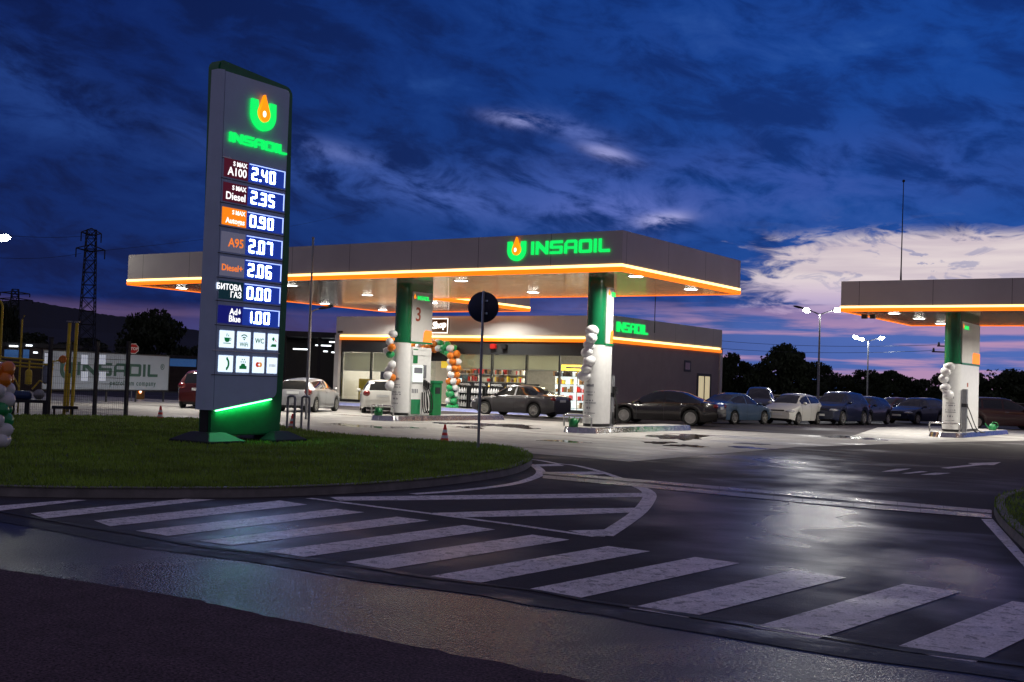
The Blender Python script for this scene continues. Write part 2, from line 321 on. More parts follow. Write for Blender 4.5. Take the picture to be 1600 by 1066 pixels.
def slats(m):
    """narrow ceiling slats that ripple the reflections"""
    nt = m.node_tree; L = nt.links; p = nt.nodes['Principled BSDF']
    tc = nt.nodes.new('ShaderNodeTexCoord')
    wv = nt.nodes.new('ShaderNodeTexWave'); wv.bands_direction = 'Y'; L.new(tc.outputs['Object'], wv.inputs[0]); wv.inputs['Scale'].default_value = 1.55; wv.inputs['Distortion'].default_value = .25
    no = nt.nodes.new('ShaderNodeTexNoise'); mp = nt.nodes.new('ShaderNodeMapping'); L.new(tc.outputs['Object'], mp.inputs[0]); mp.inputs['Scale'].default_value = (.10, 2.6, 1); L.new(mp.outputs[0], no.inputs[0]); no.inputs['Scale'].default_value = 1.6; no.inputs['Detail'].default_value = 1.
    b = nt.nodes.new('ShaderNodeBump'); b.inputs['Strength'].default_value = .30; b.inputs['Distance'].default_value = .012; L.new(wv.outputs['Fac'], b.inputs['Height'])
    b2 = nt.nodes.new('ShaderNodeBump'); b2.inputs['Strength'].default_value = .2; b2.inputs['Distance'].default_value = .03; L.new(no.outputs[0], b2.inputs['Height']); L.new(b.outputs[0], b2.inputs['Normal'])
    L.new(b2.outputs[0], p.inputs['Normal'])
slats(M['soffit'])
# ------------------------------------------------------------------ object helpers
def tag(o, label=None, cat=None, group=None, kind=None):
    if label: o['label'] = label
    if cat: o['category'] = cat
    if group: o['group'] = group
    if kind: o['kind'] = kind
    return o
def thing(name, label, cat, loc=(0, 0, 0), rz=0., group=None):
    o = bpy.data.objects.new(name, None); C.objects.link(o); o.location = loc; o.rotation_euler = (0, 0, rz); o.empty_display_size = .2
    return tag(o, label, cat, group)
def copy_tree(o, parent=None):
    c = o.copy(); C.objects.link(c)
    if parent: c.parent = parent
    for ch in list(o.children): copy_tree(ch, c)
    return c
class MB:
    def __init__(s): s.v = []; s.f = []
    def add(s, vs, fs):
        b = len(s.v); s.v += [tuple(q) for q in vs]; s.f += [tuple(b+i for i in q) for q in fs]; return s
    def box(s, x0, x1, y0, y1, z0, z1, T=None):
        vs = [Vector(q) for q in ((x0, y0, z0), (x1, y0, z0), (x1, y1, z0), (x0, y1, z0), (x0, y0, z1), (x1, y0, z1), (x1, y1, z1), (x0, y1, z1))]
        if T: vs = [T @ q for q in vs]
        return s.add(vs, ((0, 3, 2, 1), (4, 5, 6, 7), (0, 1, 5, 4), (1, 2, 6, 5), (2, 3, 7, 6), (3, 0, 4, 7)))
    def ext(s, pts, vec):
        """polygon pts (3D) pushed along vec"""
        n = len(pts); vec = Vector(vec); vs = [Vector(q) for q in pts] + [Vector(q)+vec for q in pts]
        return s.add(vs, [tuple(range(n-1, -1, -1)), tuple(range(n, 2*n))] + [(i, (i+1) % n, n+(i+1) % n, n+i) for i in range(n)])
    def prism(s, pts, z0, z1): return s.ext([(q[0], q[1], z0) for q in pts], (0, 0, z1-z0))
    def sheet(s, pts, z=None):
        return s.add([(q[0], q[1], q[2] if z is None else z) for q in pts], [tuple(range(len(pts)))])
    def tube(s, path, r, n=8, closed=False, caps=True):
        path = [Vector(q) for q in path]; N = len(path); rs = r if isinstance(r, (list, tuple)) else [r]*N
        vs = []; up = Vector((0, 0, 1))
        for i, q in enumerate(path):
            a = path[(i-1) % N] if (closed or i > 0) else q; b = path[(i+1) % N] if (closed or i < N-1) else q
            t = (b-a).normalized(); u = t.cross(up if abs(t.z) < .95 else Vector((1, 0, 0))).normalized(); w = u.cross(t)
            vs += [q + (u*math.cos(k*2*PI/n) + w*math.sin(k*2*PI/n))*rs[i] for k in range(n)]
        fs = []
        for i in range(N if closed else N-1):
            j = (i+1) % N
            fs += [(i*n+k, i*n+(k+1) % n, j*n+(k+1) % n, j*n+k) for k in range(n)]
        if caps and not closed: fs += [tuple(range(n)), tuple(range((N-1)*n, N*n))]
        return s.add(vs, fs)
    def lathe(s, prof, n=16, T=None):
        vs = []
        for r, z in prof: vs += [Vector((r*math.cos(2*PI*k/n), r*math.sin(2*PI*k/n), z)) for k in range(n)]
        if T: vs = [T @ q for q in vs]
        fs = []
        for i in range(len(prof)-1): fs += [(i*n+k, i*n+(k+1) % n, (i+1)*n+(k+1) % n, (i+1)*n+k) for k in range(n)]
        fs += [tuple(range(n)), tuple(range((len(prof)-1)*n, len(prof)*n))]
        return s.add(vs, fs)
    def ball(s, c, r, nu=12, nv=8, egg=0., T=None):
        r = r if isinstance(r, (tuple, list)) else (r, r, r); c = Vector(c); vs = []
        for j in range(1, nv):
            t = PI*j/nv
            for k in range(nu):
                a = 2*PI*k/nu; sh = 1+egg*math.cos(t)
                q = Vector((r[0]*math.sin(t)*math.cos(a)*sh, r[1]*math.sin(t)*math.sin(a)*sh, r[2]*math.cos(t)))
                vs.append(c + (T @ q if T else q))
        top = c + (T @ Vector((0, 0, r[2])) if T else Vector((0, 0, r[2]))); bot = c - (T @ Vector((0, 0, r[2])) if T else Vector((0, 0, r[2])))
        vs += [top, bot]; nt_ = len(vs)-2
        fs = [(j*nu+k, (j+1)*nu+k, (j+1)*nu+(k+1) % nu, j*nu+(k+1) % nu) for j in range(nv-2) for k in range(nu)]
        fs += [(nt_, k, (k+1) % nu) for k in range(nu)] + [(nt_+1, (nv-2)*nu+(k+1) % nu, (nv-2)*nu+k) for k in range(nu)]
        return s.add(vs, fs)
    def build(s, name, m, parent=None, smooth=40, bevel=0., loc=None, recalc=True):
        me = bpy.data.meshes.new(name); me.from_pydata(s.v, [], s.f)
        if recalc or bevel:
            b = bmesh.new(); b.from_mesh(me)
            if recalc: bmesh.ops.recalc_face_normals(b, faces=b.faces)
            if bevel: bmesh.ops.bevel(b, geom=[e for e in b.edges if len(e.link_faces) == 2 and e.calc_face_angle(0) > .6], offset=bevel, segments=2, affect='EDGES', clamp_overlap=True)
            b.to_mesh(me); b.free()
        if smooth:
            me.shade_smooth(); me.set_sharp_from_angle(angle=math.radians(smooth))
        me.materials.append(M[m] if isinstance(m, str) else m)
        o = bpy.data.objects.new(name, me); C.objects.link(o)
        if parent: o.parent = parent
        if loc: o.location = loc
        return o
def text(body, size, T, depth=.01, fat=0., spacing=1., align='LEFT'):
    """letters as an MB, lying in their own XY plane and carried by T"""
    cu = bpy.data.curves.new('t', 'FONT'); cu.body = body; cu.size = size; cu.extrude = depth/2; cu.offset = fat; cu.space_character = spacing; cu.align_x = align; cu.resolution_u = 3
    o = bpy.data.objects.new('t', cu); C.objects.link(o)
    dg = bpy.context.evaluated_depsgraph_get(); me = bpy.data.meshes.new_from_object(o.evaluated_get(dg))
    mb = MB(); mb.add([T @ q.co for q in me.vertices], [tuple(p.vertices) for p in me.polygons])
    bpy.data.objects.remove(o); bpy.data.curves.remove(cu); bpy.data.meshes.remove(me); return mb
def frame(origin, u, v):
    """matrix taking (x, y, z) to origin + x*u + y*v + z*(u x v)"""
    u = Vector(u).normalized(); v = Vector(v).normalized(); w = u.cross(v)
    m = Matrix((u, v, w)).transposed().to_4x4(); m.translation = origin; return m
def light(name, kind, loc, power, color, parent=None, size=.3, rot=None, spot=None, blend=.4):
    l = bpy.data.lights.new(name, kind); l.energy = power; l.color = color
    if kind == 'AREA': l.shape = 'DISK'; l.size = size
    elif kind == 'SPOT': l.spot_size = spot; l.spot_blend = blend; l.shadow_soft_size = size
    else: l.shadow_soft_size = size
    o = bpy.data.objects.new(name, l); C.objects.link(o); o.location = loc
    if rot: o.rotation_euler = rot
    if parent: o.parent = parent
    return o
# ---- stylised lettering of the station's name: square technical capitals, unit height
def rects_insaoil():
    t = .20; out = []; x = 0.
    def R(a, b, c, d): out.append([(x+a, b), (x+c, b), (x+c, d), (x+a, d)])
    def P(*pts): out.append([(x+a, b) for a, b in pts])
    R(0, 0, t, 1); x += .39
    w = 1.02; P((0, 0), (t, 0), (t, .62), (t, 1), (0, 1)); P((t, .99), (t, .60), (w-t, .02), (w-t, .40)); P((w-t, 0), (w, 0), (w, 1), (w-t, 1), (w-t, .40)); x += w+.17
    w = 1.02; P((.10, 1), (w, 1), (w, .79), (.20, .79), (t, .60), (0, .60), (0, .88)); R(t, .40, w-t, .605); P((0, .60), (t, .60), (t, .40), (.06, .40), (0, .46)); P((w-t, .605), (w-.05, .605), (w, .55), (w, .10), (w-.1, 0), (w-t, 0), (w-t, .40)); R(0, 0, w-t, .2); x += w+.17
    w = 1.02; P((.0, 0), (t, 0), (t, .34), (t, .52), (t, .78), (.32, .8), (.30, 1), (.22, 1), (0, .72)); P((.30, 1), (.32, .8), (w-t, .8), (w-t, 1)); P((w-t, 0), (w, 0), (w, .9), (w-.1, 1), (w-t, 1)); R(t, .34, w-t, .52); x += w+.17
    w = 1.02; P((0, .1), (.1, 0), (t, 0), (t, 1), (.1, 1), (0, .9)); P((w-t, 0), (w-.1, 0), (w, .1), (w, .9), (w-.1, 1), (w-t, 1)); R(t, 0, w-t, .22); R(t, .78, w-t, 1); x += w+.17
    R(0, 0, t, 1); x += .39
    P((0, .1), (.08, 0), (t, 0), (t, 1), (0, 1)); R(t, 0, .86, .22); x += .86
    return out, x
def insaoil(T, w, h, depth=.05):
    rs, W_ = rects_insaoil(); mb = MB()
    for pl in rs: mb.ext([T @ Vector((a*w/W_, b*h, 0)) for a, b in pl], (T.to_3x3() @ Vector((0, 0, 1))).normalized()*depth)
    return mb
def ring_u(T, r, depth=.06):
    po = []
    for k in range(29):
        a = math.radians(156+k*(228/28)); po.append((math.cos(a), math.sin(a)))
    pi_ = []
    for k in range(21):
        a = math.radians(140+k*(260/20)); pi_.append((.56*math.cos(a)*1., .56*math.sin(a)+.05))
    outer = [(-.98, .78)] + po[2:-2] + [(.98, .78)]; inner = [(-.50, .78)] + pi_ + [(.50, .78)]
    # strip of quads between both outlines
    mb = MB(); n = 30
    def samp(pl, t):
        s_ = t*(len(pl)-1); i = min(int(s_), len(pl)-2); q = s_-i; return (pl[i][0]*(1-q)+pl[i+1][0]*q, pl[i][1]*(1-q)+pl[i+1][1]*q)
    nrm = (T.to_3x3() @ Vector((0, 0, 1))).normalized()*depth; vs = []; fs = []
    for k in range(n+1):
        a = samp(outer, k/n); b = samp(inner, k/n)
        A = T @ Vector((a[0]*r, a[1]*r, 0)); B = T @ Vector((b[0]*r, b[1]*r, 0)); vs += [A, B, A+nrm, B+nrm]
    for k in range(n):
        i = 4*k; j = i+4; fs += [(i, i+1, j+1, j), (i+2, j+2, j+3, i+3), (i, j, j+2, i+2), (i+1, i+3, j+3, j+1)]
    fs += [(0, 2, 3, 1), (4*n, 4*n+1, 4*n+3, 4*n+2)]; return mb.add(vs, fs)
def drop_poly(r, n=20):
    pts = [(0, 1.18*r)]
    for k in range(n+1):
        a = math.radians(150+k*(240/n)); pts.append((.42*r*math.cos(a), .46*r*math.sin(a)))
    return pts
def drop(T, r, depth=.09):
    nrm = (T.to_3x3() @ Vector((0, 0, 1))).normalized()
    return MB().ext([T @ Vector((a, b, 0)) for a, b in drop_poly(r)], nrm*depth)
def ell(T, a, b, depth, n=16, cx=0., cy=0.):
    nrm = (T.to_3x3() @ Vector((0, 0, 1))).normalized()
    return MB().ext([T @ Vector((cx+a*math.cos(2*PI*k/n), cy+b*math.sin(2*PI*k/n), 0)) for k in range(n)], nrm*depth)
def logo(T, r, parent, ring='green_led'):
    ring_u(T, r).build('logo_ring', ring, parent, smooth=0); d = drop(T, r, .085).build('logo_drop', 'drop', parent, smooth=0)
    ell(T, .13*r, .19*r, .09, cx=-.05*r, cy=.0).build('drop_highlight', 'white_led', d, smooth=0)
# ================================================================== THE GROUND
def st(o): o['kind'] = 'structure'; return o
def sheet(name, pts, m, z):
    return st(MB().sheet([(q[0], q[1], z) for q in pts]).build(name, m, smooth=0, recalc=False))
def gp(l, z=0.): return [G(a, b, z) for a, b in l]
st(MB().sheet([(-3000, -300, 0), (1800, -300, 0), (1800, 4200, 0), (-3000, 4200, 0)], -.03).build('ground', 'soil', smooth=0, recalc=False))
sheet('asphalt_yard', [(-66, -30), (60, -30), (60, 120), (-66, 120)], 'asphalt', 0.)
# the public road in the foreground: a polished damp lane edge, a tar joint and a rough near lane
seam = [(-260, 762), (0, 811), (150, 837), (250, 856), (400, 874), (525, 892), (600, 905), (775, 927), (850, 942), (950, 957), (1125, 985), (1350, 1022), (1521, 1045), (1700, 1072)]
wet_lo = [(-260, 840), (0, 890), (150, 912), (300, 936), (450, 970), (600, 1000), (800, 1040), (900, 1060), (1050, 1092), (1300, 1150)]
gs = [G(*q) for q in seam]; gl0 = [G(*q) for q in wet_lo]; gl = []
for a_, b_ in zip(gl0, gl0[1:]):
    n_ = max(1, int((b_-a_).length/.10))
    for k in range(n_): t_ = k/n_; gl.append(a_.lerp(b_, t_)+Vector((.3, 1, 0))*random.gauss(0, .012))
gl.append(gl0[-1])
sheet('damp_road_lane', gs + gl[::-1], 'wet', .002)
near = gl + [G(1700, 1240), Vector((4, -12, 0)), Vector((-30, -12, 0))]
sheet('near_road_lane', near, 'dry', .002)
def ribbon(mb, path, w, z, jit=0.):
    path = [Vector((q[0], q[1], 0)) for q in path]; L_, R_ = [], []
    for i, q in enumerate(path):
        t = (path[min(i+1, len(path)-1)] - path[max(i-1, 0)]).normalized(); n = Vector((-t.y, t.x, 0))
        ww = w*(1+random.uniform(-jit, jit)); L_.append(q+n*ww/2); R_.append(q-n*ww/2)
    for i in range(len(path)-1):
        mb.add([(L_[i].x, L_[i].y, z), (L_[i+1].x, L_[i+1].y, z), (R_[i+1].x, R_[i+1].y, z), (R_[i].x, R_[i].y, z)], [(3, 2, 1, 0)])
    return mb
def dense(path, step=.35):
    path = [Vector((q[0], q[1], 0)) for q in path]; out = []
    for a, b in zip(path, path[1:]):
        n = max(1, int((b-a).length/step)); out += [a.lerp(b, k/n) for k in range(n)]
    return out+[path[-1]]
st(ribbon(MB(), dense(gs), .34, .0065, .22).build('tar_joint', 'tar', smooth=0, recalc=False))
up = [q + Vector((.18, .30, 0)) for q in gs]
st(ribbon(MB(), dense(up), .10, .0065, .5).build('tar_crack', 'tar', smooth=0, recalc=False))
# concrete apron under the canopies
sheet('concrete_apron', [(-66, 22.2), (-15.9, 22.6), (-12.0, 22.2), (-12.4, 33.), (-10.9, 42.8), (-14.2, 43.4), (-22, 42.4), (-66, 42.4)], 'concrete', .004)
sheet('second_concrete_apron', [(-10.9, 42.8), (-9.2, 50), (14, 50), (14, 66), (-16.8, 66), (-17.6, 58), (-14.2, 43.4)], 'concrete', .004)
def puddle(px, py, rx, ry, seed, m='puddle'):
    rnd = random.Random(seed); c = G(px, py); ph = [rnd.uniform(0, 6) for _ in range(4)]; v = Vector((c.x, c.y, 0)).normalized(); u = Vector((v.y, -v.x, 0)); pts = []
    for k in range(40):
        a = 2*PI*k/40; r = 1+.28*math.sin(2*a+ph[0])+.22*math.sin(3*a+ph[1])+.14*math.sin(7*a+ph[2])+.08*math.sin(13*a+ph[3]); pts.append(c+u*(rx*r*math.cos(a))+v*(ry*r*math.sin(a)))
    return sheet('puddle', pts, m, .007)
for k, q in enumerate(((1062, 683, .75, 2.6, 1), (1030, 692, .5, .7, 2), (1072, 697, .45, .8, 3), (770, 664, 1.0, 1.6, 4), (812, 668, .7, 1.0, 5), (735, 668, .6, .9, 6), (700, 662, .5, 1.0, 7), (600, 668, 1.0, .9, 8), (540, 664, .7, .8, 9), (1170, 700, .6, .5, 10), (1330, 684, .9, 1.5, 11), (880, 690, .6, .6, 12))): puddle(*q)
for px, py in ((1175, 694), (722, 661)):
    c = G(px, py); st(MB().box(c.x-.45, c.x+.45, c.y-.35, c.y+.35, .004, .012).build('drain_cover', 'dark_metal', smooth=0))
# drainage channel across the entrance: two concrete strips beside a dark slot
d1 = gp([(848, 737.5), (1005, 750.5), (1300, 776), (1550, 798)]); d1b = gp([(848, 741), (1005, 754.5), (1300, 781), (1550, 803)])
d2 = gp([(848, 743), (1005, 757), (1300, 784.5), (1550, 805)]); d2b = gp([(848, 748), (1005, 762.5), (1300, 790.5), (1550, 811)])
dm = MB()
for a, b in ((d1, d1b), (d2, d2b)):
    for i in range(3):
        n = 7
        for k in range(n):
            A, B = a[i].lerp(a[i+1], (k+.0)/n), a[i].lerp(a[i+1], (k+.985)/n); Cc, D = b[i].lerp(b[i+1], k/n), b[i].lerp(b[i+1], (k+.985)/n)
            dm.sheet([Cc, D, B, A], .009)
st(dm.build('drain_kerb_strips', 'drain', smooth=0, recalc=False))
gm = MB()
for i in range(3): gm.sheet([d2[i], d2[i+1], d1b[i+1], d1b[i]], .006)
st(gm.build('drain_slot', 'tar', smooth=0, recalc=False))
# ---- painted markings
bars = [[(-120, 800), (115, 781.5), (136, 782), (-60, 806)], [(48, 803), (290, 780), (336, 781), (70, 811)],
        [(147, 814), (437, 782.5), (480, 789), (172, 823)], [(212, 830), (525, 795.5), (569, 801), (262, 838)],
        [(312, 846), (620, 808), (670, 814), (362, 853)], [(417, 862), (725, 821), (774, 828), (475, 871)],
        [(540, 879), (832, 836), (890, 844), (603, 890)], [(672, 901), (950, 854), (1016, 862), (752, 911)],
        [(822, 922), (1086, 871), (1156, 880.5), (902, 936)], [(982, 951), (1242, 891), (1322, 903), (1075, 966)],
        [(1176, 981), (1412, 913), (1502, 925), (1278, 999)], [(1397, 1013), (1582, 940), (1690, 955), (1517, 1039)]]
for q in bars:
    sheet('crossing_stripe', gp(q), 'paint', .004)
mk = MB(); ribbon(mk, dense(gp([(482, 779), (640, 799), (800, 820), (930, 839)])), .11, .005)
st(mk.build('hatching_edge_line', 'paint', smooth=0, recalc=False))
cur = gp([(944, 838), (978, 816), (1000, 799), (1013, 782), (1015, 773), (1008, 766), (997, 761)])
def smooth_path(p, n=6):
    out = []
    for i in range(len(p)-1):
        a, b, c, d = p[max(i-1, 0)], p[i], p[i+1], p[min(i+2, len(p)-1)]
        for k in range(n):
            t = k/n; out.append(.5*((2*b)+(c-a)*t+(2*a-5*b+4*c-d)*t*t+(3*b-a-3*c+d)*t*t*t))
    return out+[p[-1]]
st(ribbon(MB(), smooth_path(cur), .20, .007).build('hatching_curve_line', 'paint', smooth=0, recalc=False))
st(ribbon(MB(), smooth_path(gp([(986, 754), (940, 738), (900, 728), (872, 725), (844, 720), (814, 716.5)])), .13, .005).build('hatching_edge_line', 'paint', smooth=0, recalc=False))
for q in ([(826, 726), (872, 725.3), (882, 728.2), (836, 729.2)], [(848, 738), (934, 737.2), (950, 741), (846, 744)],
          [(515, 777), (640, 775.2), (1008, 770.5), (1009, 776.8), (640, 782), (530, 782.6)],
          [(660, 802.5), (860, 796), (1003, 793.6), (994, 801), (860, 806), (716, 809)],
          [(888, 829.5), (955, 827.5), (945, 839), (925, 838)]):
    sheet('hatching_bar', gp(q), 'paint', .003)
st(ribbon(MB(), smooth_path(gp([(645, 772.6), (720, 767), (800, 757), (836, 746), (845, 738), (838, 730), (828, 725.5)])), .17, .0055).build('kerbside_line', 'paint', smooth=0, recalc=False))
sheet('kerbside_line', gp([(1533, 811.5), (1551, 811.5), (1600, 867), (1650, 925), (1640, 930), (1600, 886)]), 'paint', .004)
for q in ([(1377, 737.5), (1400, 733), (1424, 732.5), (1402, 737)], [(1408, 740), (1440, 736.5), (1450, 737.5), (1420, 740.5)],
          [(1438, 742), (1462, 739), (1486, 739.5), (1462, 742.5)], [(1469, 731.5), (1520, 726), (1512, 724), (1564, 722.5), (1553, 727), (1535, 727), (1482, 732.5)]):
    sheet('lane_arrow', gp(q), 'paint', .004)
# ---- lawn islands with kerbs
LZ = .13
lk = gp([(-140, 771), (0, 775.5), (100, 777.5), (200, 778), (300, 778), (400, 777), (500, 773.5), (600, 767.5), (700, 757.5), (775, 747), (812, 738), (829, 729), (831, 721), (820, 712.5), (797, 706)])
back = gp([(740, 700), (690, 696.5), (600, 691), (540, 686.5), (487, 681), (440, 672), (380, 665), (320, 660.5), (200, 656.5), (74, 655), (0, 654.5), (-120, 655)], 0)
lkp = smooth_path(lk, 5)
ring = lkp + back
sheet('lawn', ring, 'lawn', LZ-.012)
def kerb(name, path, w=.14, top=LZ, inner=1):
    mb = MB(); P_ = [Vector((q[0], q[1], 0)) for q in path]; N = len(P_); prof = []
    for i, q in enumerate(P_):
        t = (P_[min(i+1, N-1)]-P_[max(i-1, 0)]).normalized(); n = Vector((-t.y, t.x, 0))*inner
        prof.append([q, q+n*.025+Vector((0, 0, top)), q+n*w+Vector((0, 0, top)), q+n*w])
    vs = [p for r in prof for p in r]; fs = []
    for i in range(N-1):
        for k in range(3): fs.append((4*i+k, 4*i+k+1, 4*i+4+k+1, 4*i+4+k))
    return st(mb.add(vs, fs).build(name, 'kerb', smooth=30))
kerb('lawn_kerb', dense(lkp + back[:6], .3))
# right-hand island
rk = smooth_path(gp([(1750, 1010), (1640, 905), (1600, 859), (1572, 832), (1557, 812), (1553, 797), (1560, 787), (1580, 780), (1620, 773), (1720, 764)]), 6)
kerb('lawn_kerb', dense(rk, .3), inner=-1)
sheet('lawn', rk, 'lawn', LZ-.012)
def inside(x, y, poly):
    c = False; n = len(poly)
    for i in range(n):
        a, b = poly[i], poly[i-1]
        if (a[1] > y) != (b[1] > y) and x < (b[0]-a[0])*(y-a[1])/(b[1]-a[1])+a[0]: c = not c
    return c
def grass(name, poly, n, seed, label):
    rnd = random.Random(seed); xs = [q[0] for q in poly]; ys = [q[1] for q in poly]; pl = [(q[0], q[1]) for q in poly]; vs = []; fs = []
    while len(fs) < n:
        x, y = rnd.uniform(min(xs), max(xs)), rnd.uniform(min(ys), max(ys))
        if not inside(x, y, pl): continue
        d = math.hypot(x, y)
        if rnd.random() > min(1, (16/d)**2): continue
        a = rnd.uniform(0, 2*PI); h = rnd.uniform(.03, .075); w = .006*max(1, d/12)
        c, s_ = math.cos(a), math.sin(a); lx, ly = rnd.uniform(-.03, .03), rnd.uniform(-.03, .03); b = len(vs); z = LZ-.014
        vs += [(x-c*w, y-s_*w, z), (x+c*w, y+s_*w, z), (x+lx, y+ly, z+h)]; fs.append((b, b+1, b+2))
    return tag(MB().add(vs, fs).build(name, 'grass', smooth=0, recalc=False), label, 'grass', kind='stuff')
inner_l = [q for q in ring]
grass('grass', inner_l, 90000, 3, 'short mown grass of the lawn round the price sign')
grass('grass', rk, 4000, 4, 'short grass on the small island at the right edge')
# hills on the horizon at the left
def hills(name, prof, D, depth, m='hill'):
    mb = MB(); top = []; bot = []; bk = []
    pts = smooth_path([Vector((a, b, 0)) for a, b in prof], 8)
    for q in pts:
        P_ = atD(q.x, q.y+random.uniform(-.7, .7), D); top.append(P_); bot.append(Vector((P_.x*.86, P_.y*.86, -.5))); bk.append(Vector((P_.x*depth, P_.y*depth, -.5)))
    n = len(pts); vs = bot+top+bk; fs = [(i, i+1, n+i+1, n+i) for i in range(n-1)] + [(n+i, n+i+1, 2*n+i+1, 2*n+i) for i in range(n-1)]
    return st(mb.add(vs, fs).build(name, m, smooth=60))
hills('hills', [(-260, 500), (-100, 488), (-20, 473), (30, 470), (60, 472), (95, 479), (130, 484), (160, 491), (185, 494), (230, 500), (290, 513), (330, 519), (400, 530), (450, 528), (462, 524), (480, 531), (530, 541), (640, 560), (800, 590)], 3200, 1.4)
hills('near_hills', [(-260, 520), (0, 512), (90, 515), (170, 520), (260, 526), (320, 533), (420, 548), (520, 560), (600, 575), (700, 592)], 1500, 1.3)
def anchor(root):
    """the parts were drawn in world coordinates: keep them there under their root"""
    for ch in root.children: ch.matrix_parent_inverse = Matrix.Translation(-root.location)
# ================================================================== PRICE SIGN PYLON
XF = -18.9
def FP(px, py, off=0.): q = atX(px, py, XF); return Vector((XF+off, q.y, q.z))
pyl = thing('price_sign_pylon', 'tall grey and green fuel price sign pylon standing on the lawn', 'price sign', (XF-.3, 17.7, LZ))
a0, a1, b0, b1 = FP(352, 108), FP(333, 641), FP(453, 143), FP(432, 622)
yl0, yr0 = a0.y, b0.y; yl1, yr1 = a1.y, b1.y; zt = 7.93; zl_, zr_ = a1.z, b1.z
# grey shell: the front sheet wraps round the left edge
plan = [(0, 0), (-.012, -.06), (-.05, -.115), (-.11, -.15), (-.38, -.15)]
mb = MB(); lo = []; hi = []
for (dx, dy) in plan: lo.append(Vector((XF+dx, yl1+dy, zl_+.02*0))); hi.append(Vector((XF+dx*.72, yl0+dy*.85, zt+.02)))
n = len(plan); vs = lo+hi; fs = [(i, i+1, n+i+1, n+i) for i in range(n-1)]; mb.add(vs, fs)
# the thickness behind the wrap
mb.add([lo[-1], hi[-1], hi[-1]+Vector((0, .12, 0)), lo[-1]+Vector((0, .12, 0))], [(0, 1, 2, 3)])
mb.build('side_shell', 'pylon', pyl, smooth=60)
R_ = .16; pts = [(yl0+.012, zt), (yl1+.012, zl_)]
for k in range(6):
    a = -PI/2+.17+k*(PI/2-.17)/5; pts.append((yr1-R_+R_*math.cos(a), zr_+R_+R_*math.sin(a)))
for k in range(6):
    a = k*PI/2/5; pts.append((yr0-.10+.10*math.cos(a), zt-.10+.10*math.sin(a)))
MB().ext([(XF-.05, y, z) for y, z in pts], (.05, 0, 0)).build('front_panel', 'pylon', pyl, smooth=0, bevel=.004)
# green inner body, seen at the right edge, on top and as the skirt below
s0, s1 = FP(325, 682), FP(441, 679)
ptsg = [(yl1-.02, s0.z), (FP(441, 679).y, s0.z), (FP(445, 625).y, 1.05), (FP(456, 400).y, 4.2), (FP(461, 165).y, 7.6)]
for k in range(5):
    a = k*PI/2/4; ptsg.append((FP(461, 165).y-.22+.22*math.cos(a), 7.84+.2*math.sin(a)))
ptsg += [(yl0+.02, 8.17), (yl0-.07, 8.13), (yl0-.11, 8.02), (yl0-.11, 7.9)]
MB().ext([(XF-.42, y, z) for y, z in ptsg], (.36, 0, 0)).build('green_body', 'darkgreen', pyl, smooth=30, bevel=.03)
# green light strip under the slanting lower edge
MB().ext([(XF-.052, yl1+.10, zl_-.005), (XF-.052, yr1-.12, zr_-.02), (XF-.018, yr1-.12, zr_-.02), (XF-.018, yl1+.10, zl_-.005)], (0, 0, -.022)).build('light_strip', 'green_glow', pyl, smooth=0)
sl = bpy.data.lights.new('strip_light', 'AREA'); sl.shape = 'RECTANGLE'; sl.size = yr1-yl1-.3; sl.size_y = .03; sl.energy = 5.; sl.color = (.12, 1., .36)
slo = bpy.data.objects.new('strip_light', sl); C.objects.link(slo); slo.parent = pyl
_a = math.atan2(zr_-zl_, yr1-yl1); _x = Vector((0, math.cos(_a), math.sin(_a))); _z = Vector((.45, 0, .9)); _z = (_z-_x*_z.dot(_x)).normalized(); _y = _z.cross(_x)
slo.matrix_local = Matrix(((_x.x, _y.x, _z.x, XF+.0), (_x.y, _y.y, _z.y, (yl1+yr1)/2-.02), (_x.z, _y.z, _z.z, (zl_+zr_)/2-.035), (0, 0, 0, 1)))
# steel posts and tapered feet
for (fy, x0) in ((yl1-.02, XF-.36), (yr1+.02, XF-.36)):
    MB().box(x0, x0+.26, fy-.02, fy+.22, LZ, 2.2).build('post', 'dark_metal', pyl, smooth=0, bevel=.01)
    f = MB(); q0 = [(-.62, -.5), (.62, -.5), (.62, .5), (-.62, .5)]; q1 = [(-.3, -.22), (.3, -.22), (.3, .22), (-.3, .22)]
    c = Vector((x0+.13, fy+.1, LZ)); f.add([c+Vector((a, b, 0)) for a, b in q0]+[c+Vector((a, b, .05)) for a, b in q0]+[c+Vector((a, b, .22)) for a, b in q1],
        [(3, 2, 1, 0), (8, 9, 10, 11)] + [(i, (i+1) % 4, 4+(i+1) % 4, 4+i) for i in range(4)] + [(4+i, 4+(i+1) % 4, 8+(i+1) % 4, 8+i) for i in range(4)])
    f.build('foot_cover', 'dark_metal', pyl, smooth=0, bevel=.008)
